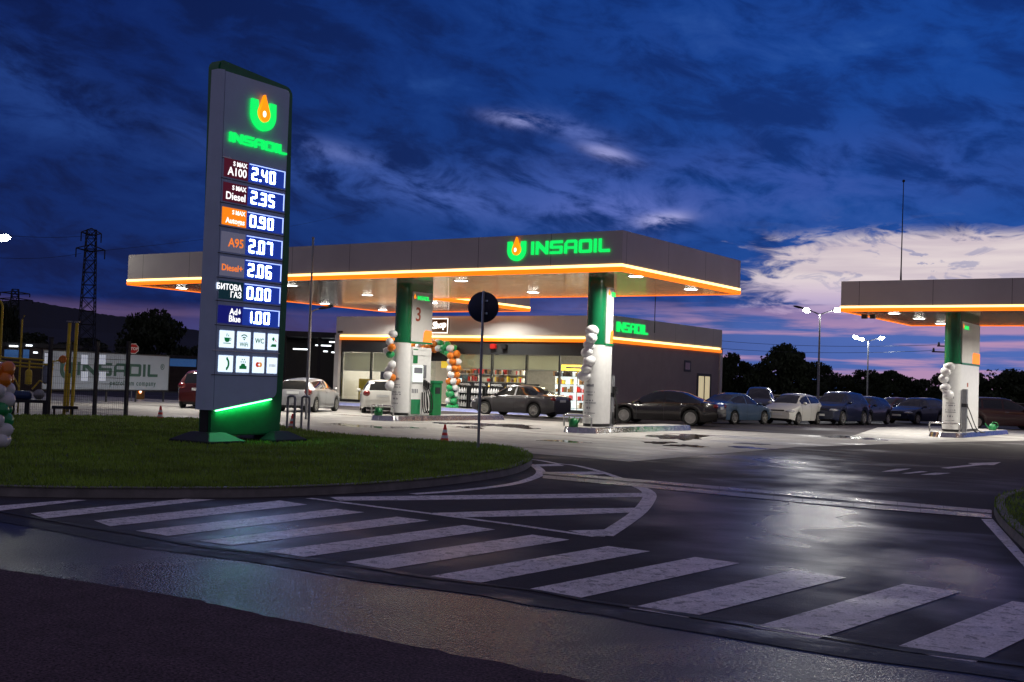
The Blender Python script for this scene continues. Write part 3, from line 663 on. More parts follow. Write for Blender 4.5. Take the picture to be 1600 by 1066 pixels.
# --- the face: u to the right along +Y, v up, facing +X
def FT(y, z, off=.004): return frame(Vector((XF+off, y, z)), (0, 1, 0), (0, 0, 1))
lg = FP(408, 186); logo(FT(FP(409.5, 178).y, FP(409.5, 178).z-.02, .012), .36, pyl)
t0 = FP(356, 221); t1 = FP(448, 238)
insaoil(FT(FP(357, 221).y, FP(357, 221).z, .012), FP(445.5, 240).y-FP(357, 221).y, .205).build('lettering', 'green_led', pyl, smooth=0)
MB().box(XF, XF+.02, FP(347, 244).y, FP(361, 244).y, FP(347, 244).z-.02, FP(347, 244).z+.005).build('latch_strip', 'chrome', pyl, smooth=0)
SEG = {'0': 'abcdef', '1': 'bc', '2': 'abged', '3': 'abgcd', '4': 'fgbc', '5': 'afgcd', '6': 'afgedc', '7': 'abc', '9': 'abfgcd', '8': 'abcdefg'}
def digits(body, y0, z0, h, wd, off, parent):
    """price digits out of light bars, chamfered like the display's own; each digit is a piece of its own"""
    t = h*.155; y = y0
    for ch in body:
        mb = MB()
        if ch == '.':
            mb.box(XF+off, XF+off+.006, y-.012, y-.012+t, z0, z0+t); mb.build('decimal_point', 'digit', parent, smooth=0); y += t*1.0; continue
        w = wd; hh = h/2; n_ = .45*t
        S_ = {k: (k in SEG[ch]) for k in 'abcdefg'}
        X0 = XF+off
        def P(*q): mb.ext([(X0, y+a_, z0+b_) for a_, b_ in q], (.006, 0, 0))
        if S_['a']: P((n_ if S_['f'] else 0, h-t), (w-n_ if S_['b'] else w, h-t), (w-n_, h), (n_, h))
        if S_['d']: P((n_, 0), (w-n_, 0), (w-n_ if S_['c'] else w, t), (n_ if S_['e'] else 0, t))
        if S_['g']: P((t if S_['f'] or S_['e'] else n_, hh-t/2), (w-t, hh-t/2), (w-t, hh+t/2), (t if S_['f'] or S_['e'] else n_, hh+t/2))
        if S_['b']: P((w-t, hh), (w, hh), (w, h-n_), (w-n_, h-.3*n_), (w-t, h-t*1.02))
        if S_['c']: P((w-t, t*1.02), (w-n_, .3*n_), (w, n_), (w, hh-.001), (w-t, hh-.001))
        if S_['f']: P((0, hh), (t, hh), (t, h-t*1.02), (n_, h-.3*n_), (0, h-n_))
        if S_['e']: P((0, n_), (n_, .3*n_), (t, t*1.02), (t, hh-.001), (0, hh-.001))
        mb.build('price_digit', 'digit', parent, smooth=0); y += wd*1.38
yL, yM, yR = FP(350, 262).y, FP(388, 262).y, FP(445.5, 280).y
rows = [('A100', 'S MAX', '2.40', 'maroon_lit', 'white_print', 246.3, 275.8, 352.5), ('Diesel', 'S MAX', '2.35', 'maroon_lit', 'white_print', 284.3, 314, 352), ('Autogas', 'S MAX', '0.90', 'orange_lit', 'white_print', 323, 350.5, 349),
        ('A95', '', '2.07', 'slate_lit', 'orange_print', 361, 392.3, 347.5), ('Diesel+', '', '2.06', 'slate_lit', 'orange_print', 399.7, 430, 344), ('БИТОВА\nГАЗ', '', '0.00', 'teal_lit', 'white_print', 437.8, 466.6, 344.6), ('Ad\nBlue', '', '1.00', 'navy_lit', 'white_print', 476.5, 504.7, 343.5)]
for lab, top, price, pm_, tm, p0, p1, pxl in rows:
    z1, z0 = FP(pxl, p0).z, FP(pxl, p1).z; h = z1-z0
    MB().box(XF, XF+.012, yL-.07, yR+.05, z0-.05, z0-.038).build('row_rail', 'black', pyl, smooth=0)
    lp = MB().box(XF, XF+.008, yL, yM, z0, z1).build('fuel_label', pm_, pyl, smooth=0)
    def tx(b, size, y, z, al='RIGHT', fat=.006, sp=1.): text(b, size, FT(y, z, .012), .004, fat, sp, al).build('label_text', tm, lp, smooth=0)
    if '\n' in lab:
        u, d = lab.split('\n'); k_ = .50 if u == 'Ad' else .44; tx(u, h*k_, yM-(.14 if u == 'Ad' else .05), z0+h*.52, fat=.003); tx(d, h*k_, yM-.05, z0+h*.12, fat=.003)
        if u == 'Ad': MB().ext([(XF+.010, yM-.085+a*.07, z0+h*.66+b*.07) for a, b in drop_poly(1.0, 10)], (.004, 0, 0)).build('drop_mark', tm, lp, smooth=0)
    else:
        sz = {'A100': .62, 'Diesel': .56, 'Autogas': .44, 'A95': .62, 'Diesel+': .47}[lab]
        tx(lab, h*sz, yM-.045, z0+h*(.13 if top else .28), fat=.003)
        if top: tx(top, h*.34, yM-.045, z0+h*.66, fat=.003)
    dp = MB().box(XF, XF+.008, yM+.012, yR, z0-.005, z1).build('price_display', 'screen', pyl, smooth=0)
    MB().box(XF+.008, XF+.016, yM+.03, yR-.01, z1-.03, z1-.012).add(*(lambda b: (b.v, b.f))(MB().box(XF+.008, XF+.016, yR-.035, yR-.012, z0+.02, z1-.035))).build('display_edge_light', 'edge_light', dp, smooth=0)
    digits(price, yM+.10, z0+h*.11, h*.70, .172, .012, dp)
# --- service tiles
tiles = [[(343.4, 516, 366, 542.4), (371, 518, 391.5, 543.7), (396.8, 519.7, 414.2, 545), (419, 521.5, 434.7, 546.5)], [(341.6, 555, 364, 580.7), (369.5, 556, 389.5, 581.5), (395, 557.5, 413, 582.7), (417.5, 559, 433, 583.7)]]
for r, row in enumerate(tiles):
    z1, z0 = FP(row[0][0], row[0][1]).z, FP(row[0][0], row[0][3]).z
    MB().box(XF, XF+.010, yL-.1, yR+.05, z0-.075, z0-.062).build('row_rail', 'chrome' if r == 0 else 'black', pyl, smooth=0)
    for k, q in enumerate(row):
        y0, y1 = FP(q[0], q[1]).y, FP(q[2], q[1]).y; t = MB().box(XF, XF+.012, y0, y1, z0, z1).build('service_tile', 'tile_lit', pyl, smooth=0, bevel=.003)
        cy, cz, w = (y0+y1)/2, (z0+z1)/2, y1-y0
        def X(pts, m, nm='icon'): MB().ext([(XF+.014, cy+a*w, cz+b*w) for a, b in pts], (.004, 0, 0)).build(nm, m, t, smooth=0)
        def arc(r0, r1, a_0, a_1, cy_=0, cz_=0, n=10):
            return [(cy_+r0*math.cos(a_0+(a_1-a_0)*i/n), cz_+r0*math.sin(a_0+(a_1-a_0)*i/n)) for i in range(n+1)] + [(cy_+r1*math.cos(a_1-(a_1-a_0)*i/n), cz_+r1*math.sin(a_1-(a_1-a_0)*i/n)) for i in range(n+1)]
        if (r, k) == (0, 0):
            X([(-.2, .08), (.2, .08), (.17, -.08), (.08, -.16), (-.08, -.16), (-.17, -.08)], 'tile_green'); X([(-.26, -.24), (.26, -.24), (.26, -.20), (-.26, -.20)], 'tile_green')
            X([(-.06, .14), (-.02, .14), (-.0, .3), (-.04, .3)], 'tile_green'); X([(.06, .14), (.10, .14), (.12, .24), (.08, .24)], 'tile_green'); X(arc(.05, .085, -PI/2, PI/2, .2, .0, 6), 'tile_green')
        elif (r, k) == (0, 1):
            for r0 in (.16, .30): X(arc(r0-.03, r0+.03, .75, PI-.75, 0, .0), 'tile_green')
            X(arc(.001, .05, 0, 2*PI-.01, 0, .04, 8), 'tile_green'); text('WiFi', w*.33, FT(cy, cz-.36*w, .014), .004, .001, 1, 'CENTER').build('icon_text', 'tile_green', t, smooth=0)
        elif (r, k) == (0, 2): text('WC', w*.46, FT(cy, cz-.14*w, .014), .004, .002, 1, 'CENTER').build('icon_text', 'tile_green', t, smooth=0)
        elif (r, k) == (0, 3):
            X([(-.26, -.36), (.3, -.36), (.3, -.16), (-.16, -.16), (-.16, -.24), (-.26, -.28)], 'tile_green'); X([(-.16, .2), (.0, .36), (.12, .24), (.02, .04)], 'tile_green'); X([(.12, .16), (.16, .2), (.32, .04), (.28, .0)], 'tile_red')
        elif (r, k) == (1, 0):
            X(arc(.30, .42, -.75, .75, -.18, .0), 'tile_green'); X([(.02, .18), (.12, .2), (.1, .36), (.0, .32)], 'tile_green'); X([(.02, -.18), (.12, -.2), (.1, -.36), (.0, -.32)], 'tile_green')
        elif (r, k) == (1, 1):
            X([(-.28, -.28), (.28, -.28), (.28, -.10), (.18, -.08), (.12, .04), (-.12, .04), (-.18, -.08), (-.28, -.10)], 'tile_green')
            for a, b in ((-.16, .14), (0, .14), (.16, .14), (-.08, .28), (.08, .28)): X([(a-.03, b-.04), (a+.03, b-.04), (a+.03, b+.04), (a-.03, b+.04)], 'tile_green')
        elif (r, k) == (1, 2): X(arc(.001, .17, .5, 2*PI-.5, -.1, .02), 'tile_red'); X(arc(.001, .17, -PI+.8, PI-.8, .12, .02), 'tile_orange')
        else:
            for i in range(5): X([(-.30+i*.13, -.10), (-.23+i*.13, -.10), (-.23+i*.13, .10), (-.30+i*.13, .10)], 'tile_grey')
anchor(pyl)
# ================================================================== CANOPIES
def canopy(name, label, poly, zb, zledt, zt, seams, lights, power, edges=None, skip=()):
    P_ = [Vector((a, b, 0)) for a, b in poly]; n = len(P_)
    cx = sum(q.x for q in P_)/n; cy = sum(q.y for q in P_)/n
    root = thing(name, label, 'canopy', (P_[0].x, P_[0].y, 0))
    def inset(d):
        out = []
        for i in range(n):
            a, b, c = P_[i-1], P_[i], P_[(i+1) % n]; t1 = (b-a).normalized(); t2 = (c-b).normalized()
            n1 = Vector((-t1.y, t1.x, 0)); n2 = Vector((-t2.y, t2.x, 0)); k = 1+n1.dot(n2)
            out.append(b+(n1+n2)*(d/k))
        return out
    o, i1, i2 = inset(0.), inset(.12), inset(.03)
    f = MB()   # the cladding band round the edge
    vs = [Vector((q.x, q.y, zledt)) for q in o]+[Vector((q.x, q.y, zt)) for q in o]+[Vector((q.x, q.y, zt)) for q in i1]+[Vector((q.x, q.y, zledt)) for q in i1]
    fs = []
    for i in range(n):
        j = (i+1) % n
        for k in range(4): fs.append((k*n+i, k*n+j, ((k+1) % 4)*n+j, ((k+1) % 4)*n+i))
    f.add(vs, fs).build('fascia', 'fascia', root, smooth=0)
    MB().prism([(q.x, q.y) for q in i1], zt-.25, zt-.18).build('roof', 'grey_metal', root, smooth=0)
    MB().prism([(q.x, q.y) for q in inset(.10)], zb+.02, zb+.07).build('soffit', 'soffit', root, smooth=0)
    hl = (zledt-zb)
    def strip(z0, z1, out, nm, m):
        a, b = inset(-out), inset(.09); mb = MB()
        vs = [Vector((q.x, q.y, z0)) for q in inset(-out*.3)]+[Vector((q.x, q.y, (z0+z1)/2)) for q in a]+[Vector((q.x, q.y, z1)) for q in inset(-out*.7)]+[Vector((q.x, q.y, z1)) for q in b]+[Vector((q.x, q.y, z0)) for q in b]
        fs = []
        for i in range(n):
            if i in skip: continue
            j = (i+1) % n
            for k in range(5): fs.append((k*n+i, k*n+j, ((k+1) % 5)*n+j, ((k+1) % 5)*n+i))
        mb.add(vs, fs).build(nm, m, root, smooth=0)
    strip(zb, zb+hl*.62, .035, 'orange_trim', 'orange'); strip(zb+hl*.62+.004, zledt-.004, .03, 'light_tube', 'led')
    for (lx, ly) in lights:
        d = MB().lathe([(.30, zb+.018), (.30, zb+.008), (.24, zb+.006), (.24, zb+.012)], 20, Matrix.Translation((lx, ly, 0))).build('downlight', 'white', root, smooth=40)
        MB().lathe([(.235, zb+.010), (.20, zb+.002)], 20, Matrix.Translation((lx, ly, 0))).build('downlight_lens', 'downlight', d, smooth=40)
        light('downlight_lamp', 'AREA', (lx, ly, zb-.02), power, (1., .955, .85), root, .42).data.spread = math.radians(152)
    return root
CZ = (5.225, 5.47, 6.53)
FLX, C1X, C1Y, BRY, IX, EY = -42.37, -18.06, 32.53, 41.82, -33.0, 49.95
LIGHTS = [(-41.2, 34.5), (-34.5, 34.5), (-25.7, 34.3), (-18.8+.3, 34.3), (-41.2, 39.2), (-34.6, 39.3), (-25.9, 39.4), (-18.9, 39.3), (-41.3, 43.7), (-41.3, 48.2), (-34.6, 44.), (-34.4, 48.2)]
main = canopy('station_canopy', 'large grey canopy with the green name sign and glowing orange edge over the pumps', [(FLX, C1Y), (C1X, C1Y), (C1X, BRY), (IX, BRY), (IX, EY), (FLX, EY)], *CZ, 0, LIGHTS, 205)
q = atY(808, 391, C1Y-.012); logo(frame(q, (1, 0, 0), (0, 0, 1)), .37, main)
q0, q1 = atY(830.5, 398.5, C1Y-.012), atY(953, 394, C1Y-.012)
insaoil(frame(q0, (1, 0, 0), (0, 0, 1)), q1.x-q0.x, .44).build('lettering', 'green_led', main, smooth=0)
anchor(main)
CR = (-16.18, 47.87, 2.0, 58.2)
second = canopy('station_canopy', 'second grey canopy with glowing orange edge, at the right of the yard', [(CR[0], CR[1]), (CR[2], CR[1]), (CR[2], CR[3]), (CR[0], CR[3])], 4.993, 5.225, 6.25, 0,
    [(-14.4, 49.3), (-14.3, 52.7), (-14.3, 56.4), (-8.3, 49.3), (-8.3, 52.7), (-2, 49.3), (-2, 53), (-8.3, 56.4)], 205)
# small floodlights hanging at the canopy edge
for (dx) in (0, .35):
    MB().box(-15.6+dx, -15.38+dx, CR[1]+.9, CR[1]+1.05, 4.76, 4.94).build('edge_floodlight', 'black', second, smooth=0)
anchor(second)
rod = tag(MB().tube([atD(1407.5, 441, 57.2), atD(1408, 420, 57.2), atD(1412, 282, 57.2)], [.05, .03, .018], 6).add(*(lambda b: (b.v, b.f))(MB().ball(atD(1412, 283, 57.2), .07, 6, 5))).build('lightning_rod', 'dark_metal'), 'tall thin lightning rod on the roof of the second canopy', 'lightning rod')
# ================================================================== FUEL COLUMNS AND ISLANDS
def column(cx, cy, zb, length, label, number=None, low=None):
    """rounded front towards -Y, flat flanks along Y; local origin at the ground under the rounded front"""
    r = .36; root = thing('fuel_column', label, 'fuel column', (cx, cy, 0)); z0, zm = .20, 2.98
    def plan(rr, L_, n=14): return [(rr*math.cos(PI+PI*k/n), rr*math.sin(PI+PI*k/n)) for k in range(n+1)] + [(rr, L_), (-rr, L_)]
    low = low or length
    MB().prism(plan(.32, length, 18), zm, zb+.04).build('upper_cladding', 'columngreen', root, smooth=30)
    MB().prism(plan(r, low-.05, 18), z0+.10, zm-.02).build('lower_cladding', 'white', root, smooth=30, bevel=.01)
    MB().prism(plan(r-.02, low-.07, 18), z0, z0+.10).build('plinth', 'black', root, smooth=30)
    pn = MB().box(.32, .36, .06, length-.03, zm+.05, zb-.28).build('number_panel', 'offwhite', root, smooth=0, bevel=.005)
    MB().box(.32, .38, .02, length+.01, zm-.02, zm+.045).build('panel_sill', 'darkgreen', root, smooth=0)
    w = length-.1; T = frame(Vector((.362, .42, zb-.40)), (0, 1, 0), (0, 0, 1))
    drop(frame(Vector((.362, .20, zb-.50)), (0, 1, 0), (0, 0, 1)), .12, .01).build('small_drop', 'drop', pn, smooth=0)
    insaoil(frame(Vector((.362, .36, zb-.58)), (0, 1, 0), (0, 0, 1)), min(.75, w*.6), .15, .01).build('small_lettering', 'green_led', pn, smooth=0)
    if number: text(number, .75, frame(Vector((.362, .26, zm+.85)), (0, 1, 0), (0, 0, 1)), .008, .01).build('number', 'brown_red', pn, smooth=0)
    b = length*.42
    MB().ext([(.362, length-b, zm+.06), (.362, length-.05, zm+.06), (.362, length-.05, zm+.50), (.362, length-b+.15, zm+.52), (.362, length-b+.05, zm+.44)], (.02, 0, 0)).build('orange_box', 'orange_print', pn, smooth=0)
    # lines of print on the rounded front
    for (zz, hh, ww) in ((1.55, .10, .28), (1.35, .035, .36), (1.25, .05, .38), (1.06, .05, .42), (.98, .045, .44), (.80, .08, .22), (.64, .04, .40)):
        mb = MB(); k0 = -ww/.36/2; nseg = int(ww/.035)
        for k in range(nseg):
            if random.random() < .18: continue
            a_ = -PI/2+.10+k0+(k+.0)*(ww/.36)/nseg; a2 = a_+(ww/.36)/nseg*.72; rr = .364
            p = [(rr*math.cos(a_), rr*math.sin(a_)), (rr*math.cos(a2), rr*math.sin(a2))]
            mb.add([(p[0][0], p[0][1], zz), (p[1][0], p[1][1], zz), (p[1][0], p[1][1], zz+hh*random.uniform(.6, 1)), (p[0][0], p[0][1], zz+hh*random.uniform(.6, 1))], [(0, 1, 2, 3)])
        if mb.v: mb.build('print', 'grey_text', root, smooth=0, recalc=False)
    return root
M['brown_red'] = mat('brown red number', (.28, .05, .02), .5, var=.05)
def pump(cx, y0, L_, label, full=True):
    """white dispenser with display, nozzles and hoses on its +X flank; y from y0 to y0+L_"""
    root = thing('fuel_dispenser', label, 'fuel pump', (cx, y0, .2)); x = .36
    MB().box(-x, x, .02, L_, 0, 2.62).build('body', 'white', root, smooth=0, bevel=.03)
    MB().box(x, x+.02, .06, L_-.06, 2.30, 2.52).build('top_panel', 'white', root, smooth=0, bevel=.01)
    sc = MB().box(x, x+.06, .06, L_*.55, 1.28, 1.92).build('display_panel', 'display', root, smooth=0, bevel=.01)
    MB().box(x+.06, x+.066, .12, L_*.5, 1.62, 1.84).build('display_window', 'grey_text', sc, smooth=0)
    MB().box(x, x+.012, .10, L_*.30, 2.0, 2.55).build('picture_strip', 'greenbox', root, smooth=0)
    MB().box(x, x+.015, .07, L_*.5, .05, .62).build('green_door', 'darkgreen', root, smooth=0, bevel=.005)
    for k in range(4): MB().box(x, x+.012, .10+k*.10, .14+k*.10, .86, 1.02).build('fuel_badge', 'grey_text', root, smooth=0)
    for k in range(3 if full else 2):
        yy = L_*(.62+.11*k); zz = 1.28-.06*k
        nz = MB().box(x+.02, x+.10, yy-.03, yy+.03, zz-.14, zz+.10).add(*(lambda b: (b.v, b.f))(MB().tube([(x+.07, yy, zz+.02), (x+.17, yy, zz+.06), (x+.20, yy, zz-.06)], .022, 6))).build('nozzle', 'black', root, smooth=40)
        pts = [(x+.08, yy, zz-.12), (x+.20, yy+.02, .75), (x+.24, yy+.05, .30), (x+.16, yy-.03, .10), (x+.10, yy-.10+.0, .32), (x+.02, yy-.06, .9)]
        MB().tube(smooth_path([Vector(q) for q in pts], 6), .022, 7).build('hose', 'rubber', nz, smooth=60)
    MB().box(x, x+.05, L_*.58, L_*.72, 1.45, 1.95).build('nozzle_holder', 'grey_metal', root, smooth=0, bevel=.01)
    return root
def island(cx, y0, y1, label, w=1.25):
    root = thing('pump_island', label, 'island kerb', (cx, y0, 0)); L_ = y1-y0; r = w/2
    def cap(rr, base=0.):
        n = 16; return [(rr*math.cos(PI+PI*k/n), r+rr*math.sin(PI+PI*k/n)) for k in range(n+1)] + [(rr, L_-(r-rr)), (-rr, L_-(r-rr))]
    o, i = cap(r), cap(r-.07); n = len(o)
    vs = [(a, b, 0) for a, b in o]+[(a, b, .19) for a, b in cap(r-.05)]+[(a, b, .20) for a, b in i]
    fs = [(k*n+j, k*n+(j+1) % n, (k+1)*n+(j+1) % n, (k+1)*n+j) for k in range(2) for j in range(n)]
    MB().add(vs, fs).build('steel_edge', 'steel', root, smooth=30)
    MB().prism(i, .16, .198).build('top_slab', 'concrete', root, smooth=0)
    # bent pipe guard round the nose
    a = r-.10
    MB().tube(smooth_path([Vector(q) for q in ((-a, .32, .2), (-a, .30, .50), (-a+.04, .22, .56), (-.2, .10, .56), (.2, .10, .56), (a-.04, .22, .56), (a, .30, .50), (a, .32, .2))], 5), .032, 8).build('guard_rail', 'steel', root, smooth=60)
    return root
def watering_can(loc, rz, label):
    t = thing('watering_can', label, 'watering can', loc, rz)
    MB().lathe([(.14, 0), (.16, .02), (.16, .14), (.12, .26), (.07, .28), (.06, .25)], 16).build('can', 'greenbox', t, smooth=50)
    MB().tube([(.13, 0, .06), (.24, 0, .17), (.33, 0, .31)], [.035, .025, .02], 8).build('spout', 'greenbox', t, smooth=60)
    MB().tube(smooth_path([Vector(q) for q in ((-.14, 0, .10), (-.24, 0, .18), (-.20, 0, .33), (-.04, 0, .36), (.06, 0, .28))], 5), .016, 6).build('handle', 'greenbox', t, smooth=60)
    return t
COL3, COL2, COLR = (-28.80, 34.85), (-20.15, 34.64), (-12.16, 49.9)
column(*COL3, 5.225, 1.35, 'green and white fuel column with the number 3 on its panel, on the left island', '3', .14)
column(*COL2, 5.225, .56, 'green and white fuel column under the main canopy next to the black sedan')
column(*COLR, 4.993, 3.1, 'green and white fuel column under the second canopy with a row of white balloons')
pump(COL3[0], 34.97, 1.25, 'white fuel dispenser with black hoses behind the column number 3')
island(COL3[0]+.0, 33.5, 41.0, 'steel edged pump island carrying the column number 3')
island(COL2[0]+.0, 33.3, 41.0, 'steel edged pump island beside the black sedan')
island(COLR[0]+.05, 48.3, 57.3, 'steel edged pump island under the second canopy', 1.35)
# slim hose posts
def hose_post(label, x, y):
    hp = thing('hose_post', label, 'fuel pump', (x, y, .2))
    MB().box(-.09, .09, -.10, .12, 0, 1.75).build('post', 'grey_metal', hp, smooth=0, bevel=.01)
    MB().box(-.095, .10, -.11, .13, 1.02, 1.16).build('nozzle_shelf', 'dark_metal', hp, smooth=0)
    return hp
h2 = hose_post('slim grey hose post with black nozzles behind the column beside the black sedan', COL2[0]+.22, COL2[1]+.75)
for d, e in ((.0, 1.25), (.07, 1.15)):
    MB().box(.08, .16, -.04+d, .02+d, e-.12, e+.12).add(*(lambda b: (b.v, b.f))(MB().tube([(.12, d, e+.05), (.22, d, e+.10), (.25, d, e-.02)], .02, 6))).build('nozzle', 'black', h2, smooth=40)
    MB().tube(smooth_path([Vector(q) for q in ((.12, d, e-.1), (.24, d, .7), (.22, d+.05, .2), (.12, d, .1), (.08, d, .5))], 6), .02, 7).build('hose', 'rubber', h2, smooth=60)
hp = hose_post('slim grey hose post with two black hoses beside the right column', COLR[0]+.50, COLR[1]+.05)
for d, e in ((0, 1.15), (.05, .72)):
    MB().tube(smooth_path([Vector(q) for q in ((.06, .0+d, e), (.20, .1+d, e-.35), (.42-d*3, .2, .18), (.62-d*5, .22, .04), (.80-d*6, .0, .03), (.66-d*3, -.2, .03))], 6), .02, 7).build('hose', 'rubber', hp, smooth=60)
# print on the flank of the right column
rp = bpy.data.objects['fuel_column.002']
for k in range(4): MB().box(.362, .366, .95, 1.15, 2.05-k*.30, 2.22-k*.30).build('red_print', 'brown_red', rp, smooth=0)
watering_can((COL3[0]-.12, 33.72, .2), -.3, 'green watering can at the nose of the left pump island')
watering_can((COL2[0]-.10, 33.52, .2), -.3, 'dark green watering can at the nose of the middle pump island')
watering_can((COLR[0]+.45, 55.3, .2), PI+.6, 'bright green watering can behind the right column')
# green service cabinet behind the left pump
sc = thing('service_bin', 'green waste bin standing behind the left fuel dispenser', 'bin', (COL3[0]+.12, 36.35, .2))
MB().box(-.28, .28, 0, .55, 0, 1.25).build('bin_body', 'greenbox', sc, smooth=0, bevel=.02); MB().box(-.31, .31, -.03, .58, 1.25, 1.36).build('lid', 'darkgreen', sc, smooth=0, bevel=.02)
MB().box(.28, .29, .12, .43, .85, 1.1).build('opening', 'black', sc, smooth=0)
# ------------------------------------------------------------------ balloons
def balloon(mb, c, r, seed=0):
    rnd = random.Random(seed); ax = Vector((rnd.uniform(-1, 1), rnd.uniform(-1, 1), rnd.uniform(-.6, .6))).normalized()
    T = ax.to_track_quat('Z', 'Y').to_matrix(); mb.ball(c, (r*.95, r*.95, r*1.1), 12, 9, .10, T)
    k = Vector(c)-T @ Vector((0, 0, 1))*r*1.12; mb.ball(k, r*.09, 6, 4); return mb
def balloon_string(label, pts, r, cols, depthjit=.0):
    root = thing('balloon_garland', label, 'balloons', pts[-1], 0, None)
    for k, q in enumerate(pts):
        balloon(MB(), q, r*random.uniform(.9, 1.08), k).build('balloon', cols[k % len(cols)], root, smooth=80)
    MB().tube([Vector(q) for q in pts], .006, 4).build('string', 'white', root, smooth=0)
    anchor(root); return root
y2, y3, yr = COL2[1]-.52, COL3[1]-.52, COLR[1]-.52
balloon_string('string of white balloons hanging down the column beside the black sedan', [atY(*q, y2-.05*(i % 2)) for i, q in enumerate(((925, 517), (924, 528), (920, 540), (917, 551), (921, 564), (916, 575), (912, 587)))], .20, ['bal_white'])
balloon_string('string of white balloons hanging down the right column', [atY(*q, yr-.05*(i % 2)) for i, q in enumerate(((1484, 573), (1478, 581), (1474, 592), (1477, 606), (1482, 617)))], .20, ['bal_white'])
bs = [(614, 522), (609, 534), (606, 549), (612, 543), (610, 554), (612, 570), (608, 578), (607, 587), (612, 590), (609, 602)]
balloon_string('cluster of white, orange and green balloons on the column number 3', [atY(*q, y3-.12*(i % 2)) for i, q in enumerate(bs)], .17, ['bal_white', 'bal_white', 'bal_white', 'bal_orange', 'bal_green', 'bal_white', 'bal_white', 'bal_white', 'bal_orange', 'bal_white'])
# balloon column at the left edge of the lawn
root = thing('balloon_column', 'column of white, orange and green balloons on the lawn at the left edge', 'balloons', (0, 0, 0))
base = G(-11, 700, LZ); root.location = base
MB().tube([base, base+Vector((0, 0, 1.5))], .015, 6).build('pole', 'white', root, smooth=0)
colr = ['bal_white', 'bal_white', 'bal_green', 'bal_green', 'bal_white', 'bal_white', 'bal_orange', 'bal_orange', 'bal_white']
for lv in range(8):
    for k in range(4):
        a = k*PI/2+lv*.55; c = base+Vector((.17*math.cos(a), .17*math.sin(a), .14+lv*.18))
        balloon(MB(), c, .155*random.uniform(.92, 1.06), lv*4+k).build('balloon', colr[lv] if (k+lv) % 5 else 'bal_white', root, smooth=80)
anchor(root)
# ================================================================== SHOP
SY, SX, SXL, SYB, SZ, SL0, SL1 = 50.2, -28.26, -46.45, 63.07, 5.03, 3.70, 3.98
shop = thing('shop_building', 'station shop with glazed front, glowing orange edge and grey side wall', 'shop', (SX, SY, 0))
kz = .16
# walls
MB().box(SX-.3, SX, SY+.02, SYB, kz, SL0).build('side_wall', 'sidewall', shop, smooth=0)
MB().box(SXL, SX-.3, SYB-.3, SYB, kz, SL1+.3).build('back_wall', 'inwall', shop, smooth=0)
MB().box(SXL, SXL+.3, SY+.5, SYB-.3, kz, SL1+.3).build('left_wall', 'offwhite', shop, smooth=0)
MB().box(SXL+.3, SX-.3, SY+.4, SYB-.3, SL0-.35, SL0-.25).build('ceiling', 'inwall', shop, smooth=0)
MB().box(SXL, SX-.3, SY-.2, SYB-.3, kz-.1, kz+.01).build('shop_floor', 'floor', shop, smooth=0)
# parapets
MB().box(SXL, SX, SY, SY+.25, SL1, SZ).build('front_parapet', 'frontpanel', shop, smooth=0)
MB().box(SX-.25, SX, SY+.25, SYB, SL1, SZ).build('side_parapet', 'parapet', shop, smooth=0)
MB().box(SXL, SXL+.25, SY+.25, SYB, SL1, SZ).build('left_parapet', 'parapet', shop, smooth=0)
MB().box(SXL+.25, SX-.25, SYB-.25, SYB, SL1, SZ).build('back_parapet', 'parapet', shop, smooth=0)
MB().box(SXL+.25, SX-.25, SY+.25, SYB-.25, SL1+.3, SL1+.4).build('roof', 'grey_metal', shop, smooth=0)
# glowing edge: orange trim and tube, front and side
m1 = SL0+(SL1-SL0)*.60
o = .06
MB().box(SXL+.35, SX+o, SY-o, SY+.10, SL0, m1-.003).add(*(lambda b: (b.v, b.f))(MB().box(SX-.12, SX+o, SY+.10, SYB-.12, SL0, m1-.003))).build('orange_trim', 'orange', shop, smooth=0)
MB().box(SXL+.35, SX+o*.6, SY-o*.6, SY+.10, m1, SL1-.003).add(*(lambda b: (b.v, b.f))(MB().box(SX-.12, SX+o*.6, SY+.10, SYB-.12, m1, SL1-.003))).build('light_tube', 'led', shop, smooth=0)
# white pilasters
MB().box(SXL, SXL+.35, SY-.1, SY+.5, kz, SL1-.005).build('pilaster', 'offwhite', shop, smooth=0, bevel=.01)
MB().box(SX-.30, SX+.05, SYB-.30, SYB+.06, 0, SL1-.006).build('pilaster', 'offwhite', shop, smooth=0, bevel=.01)
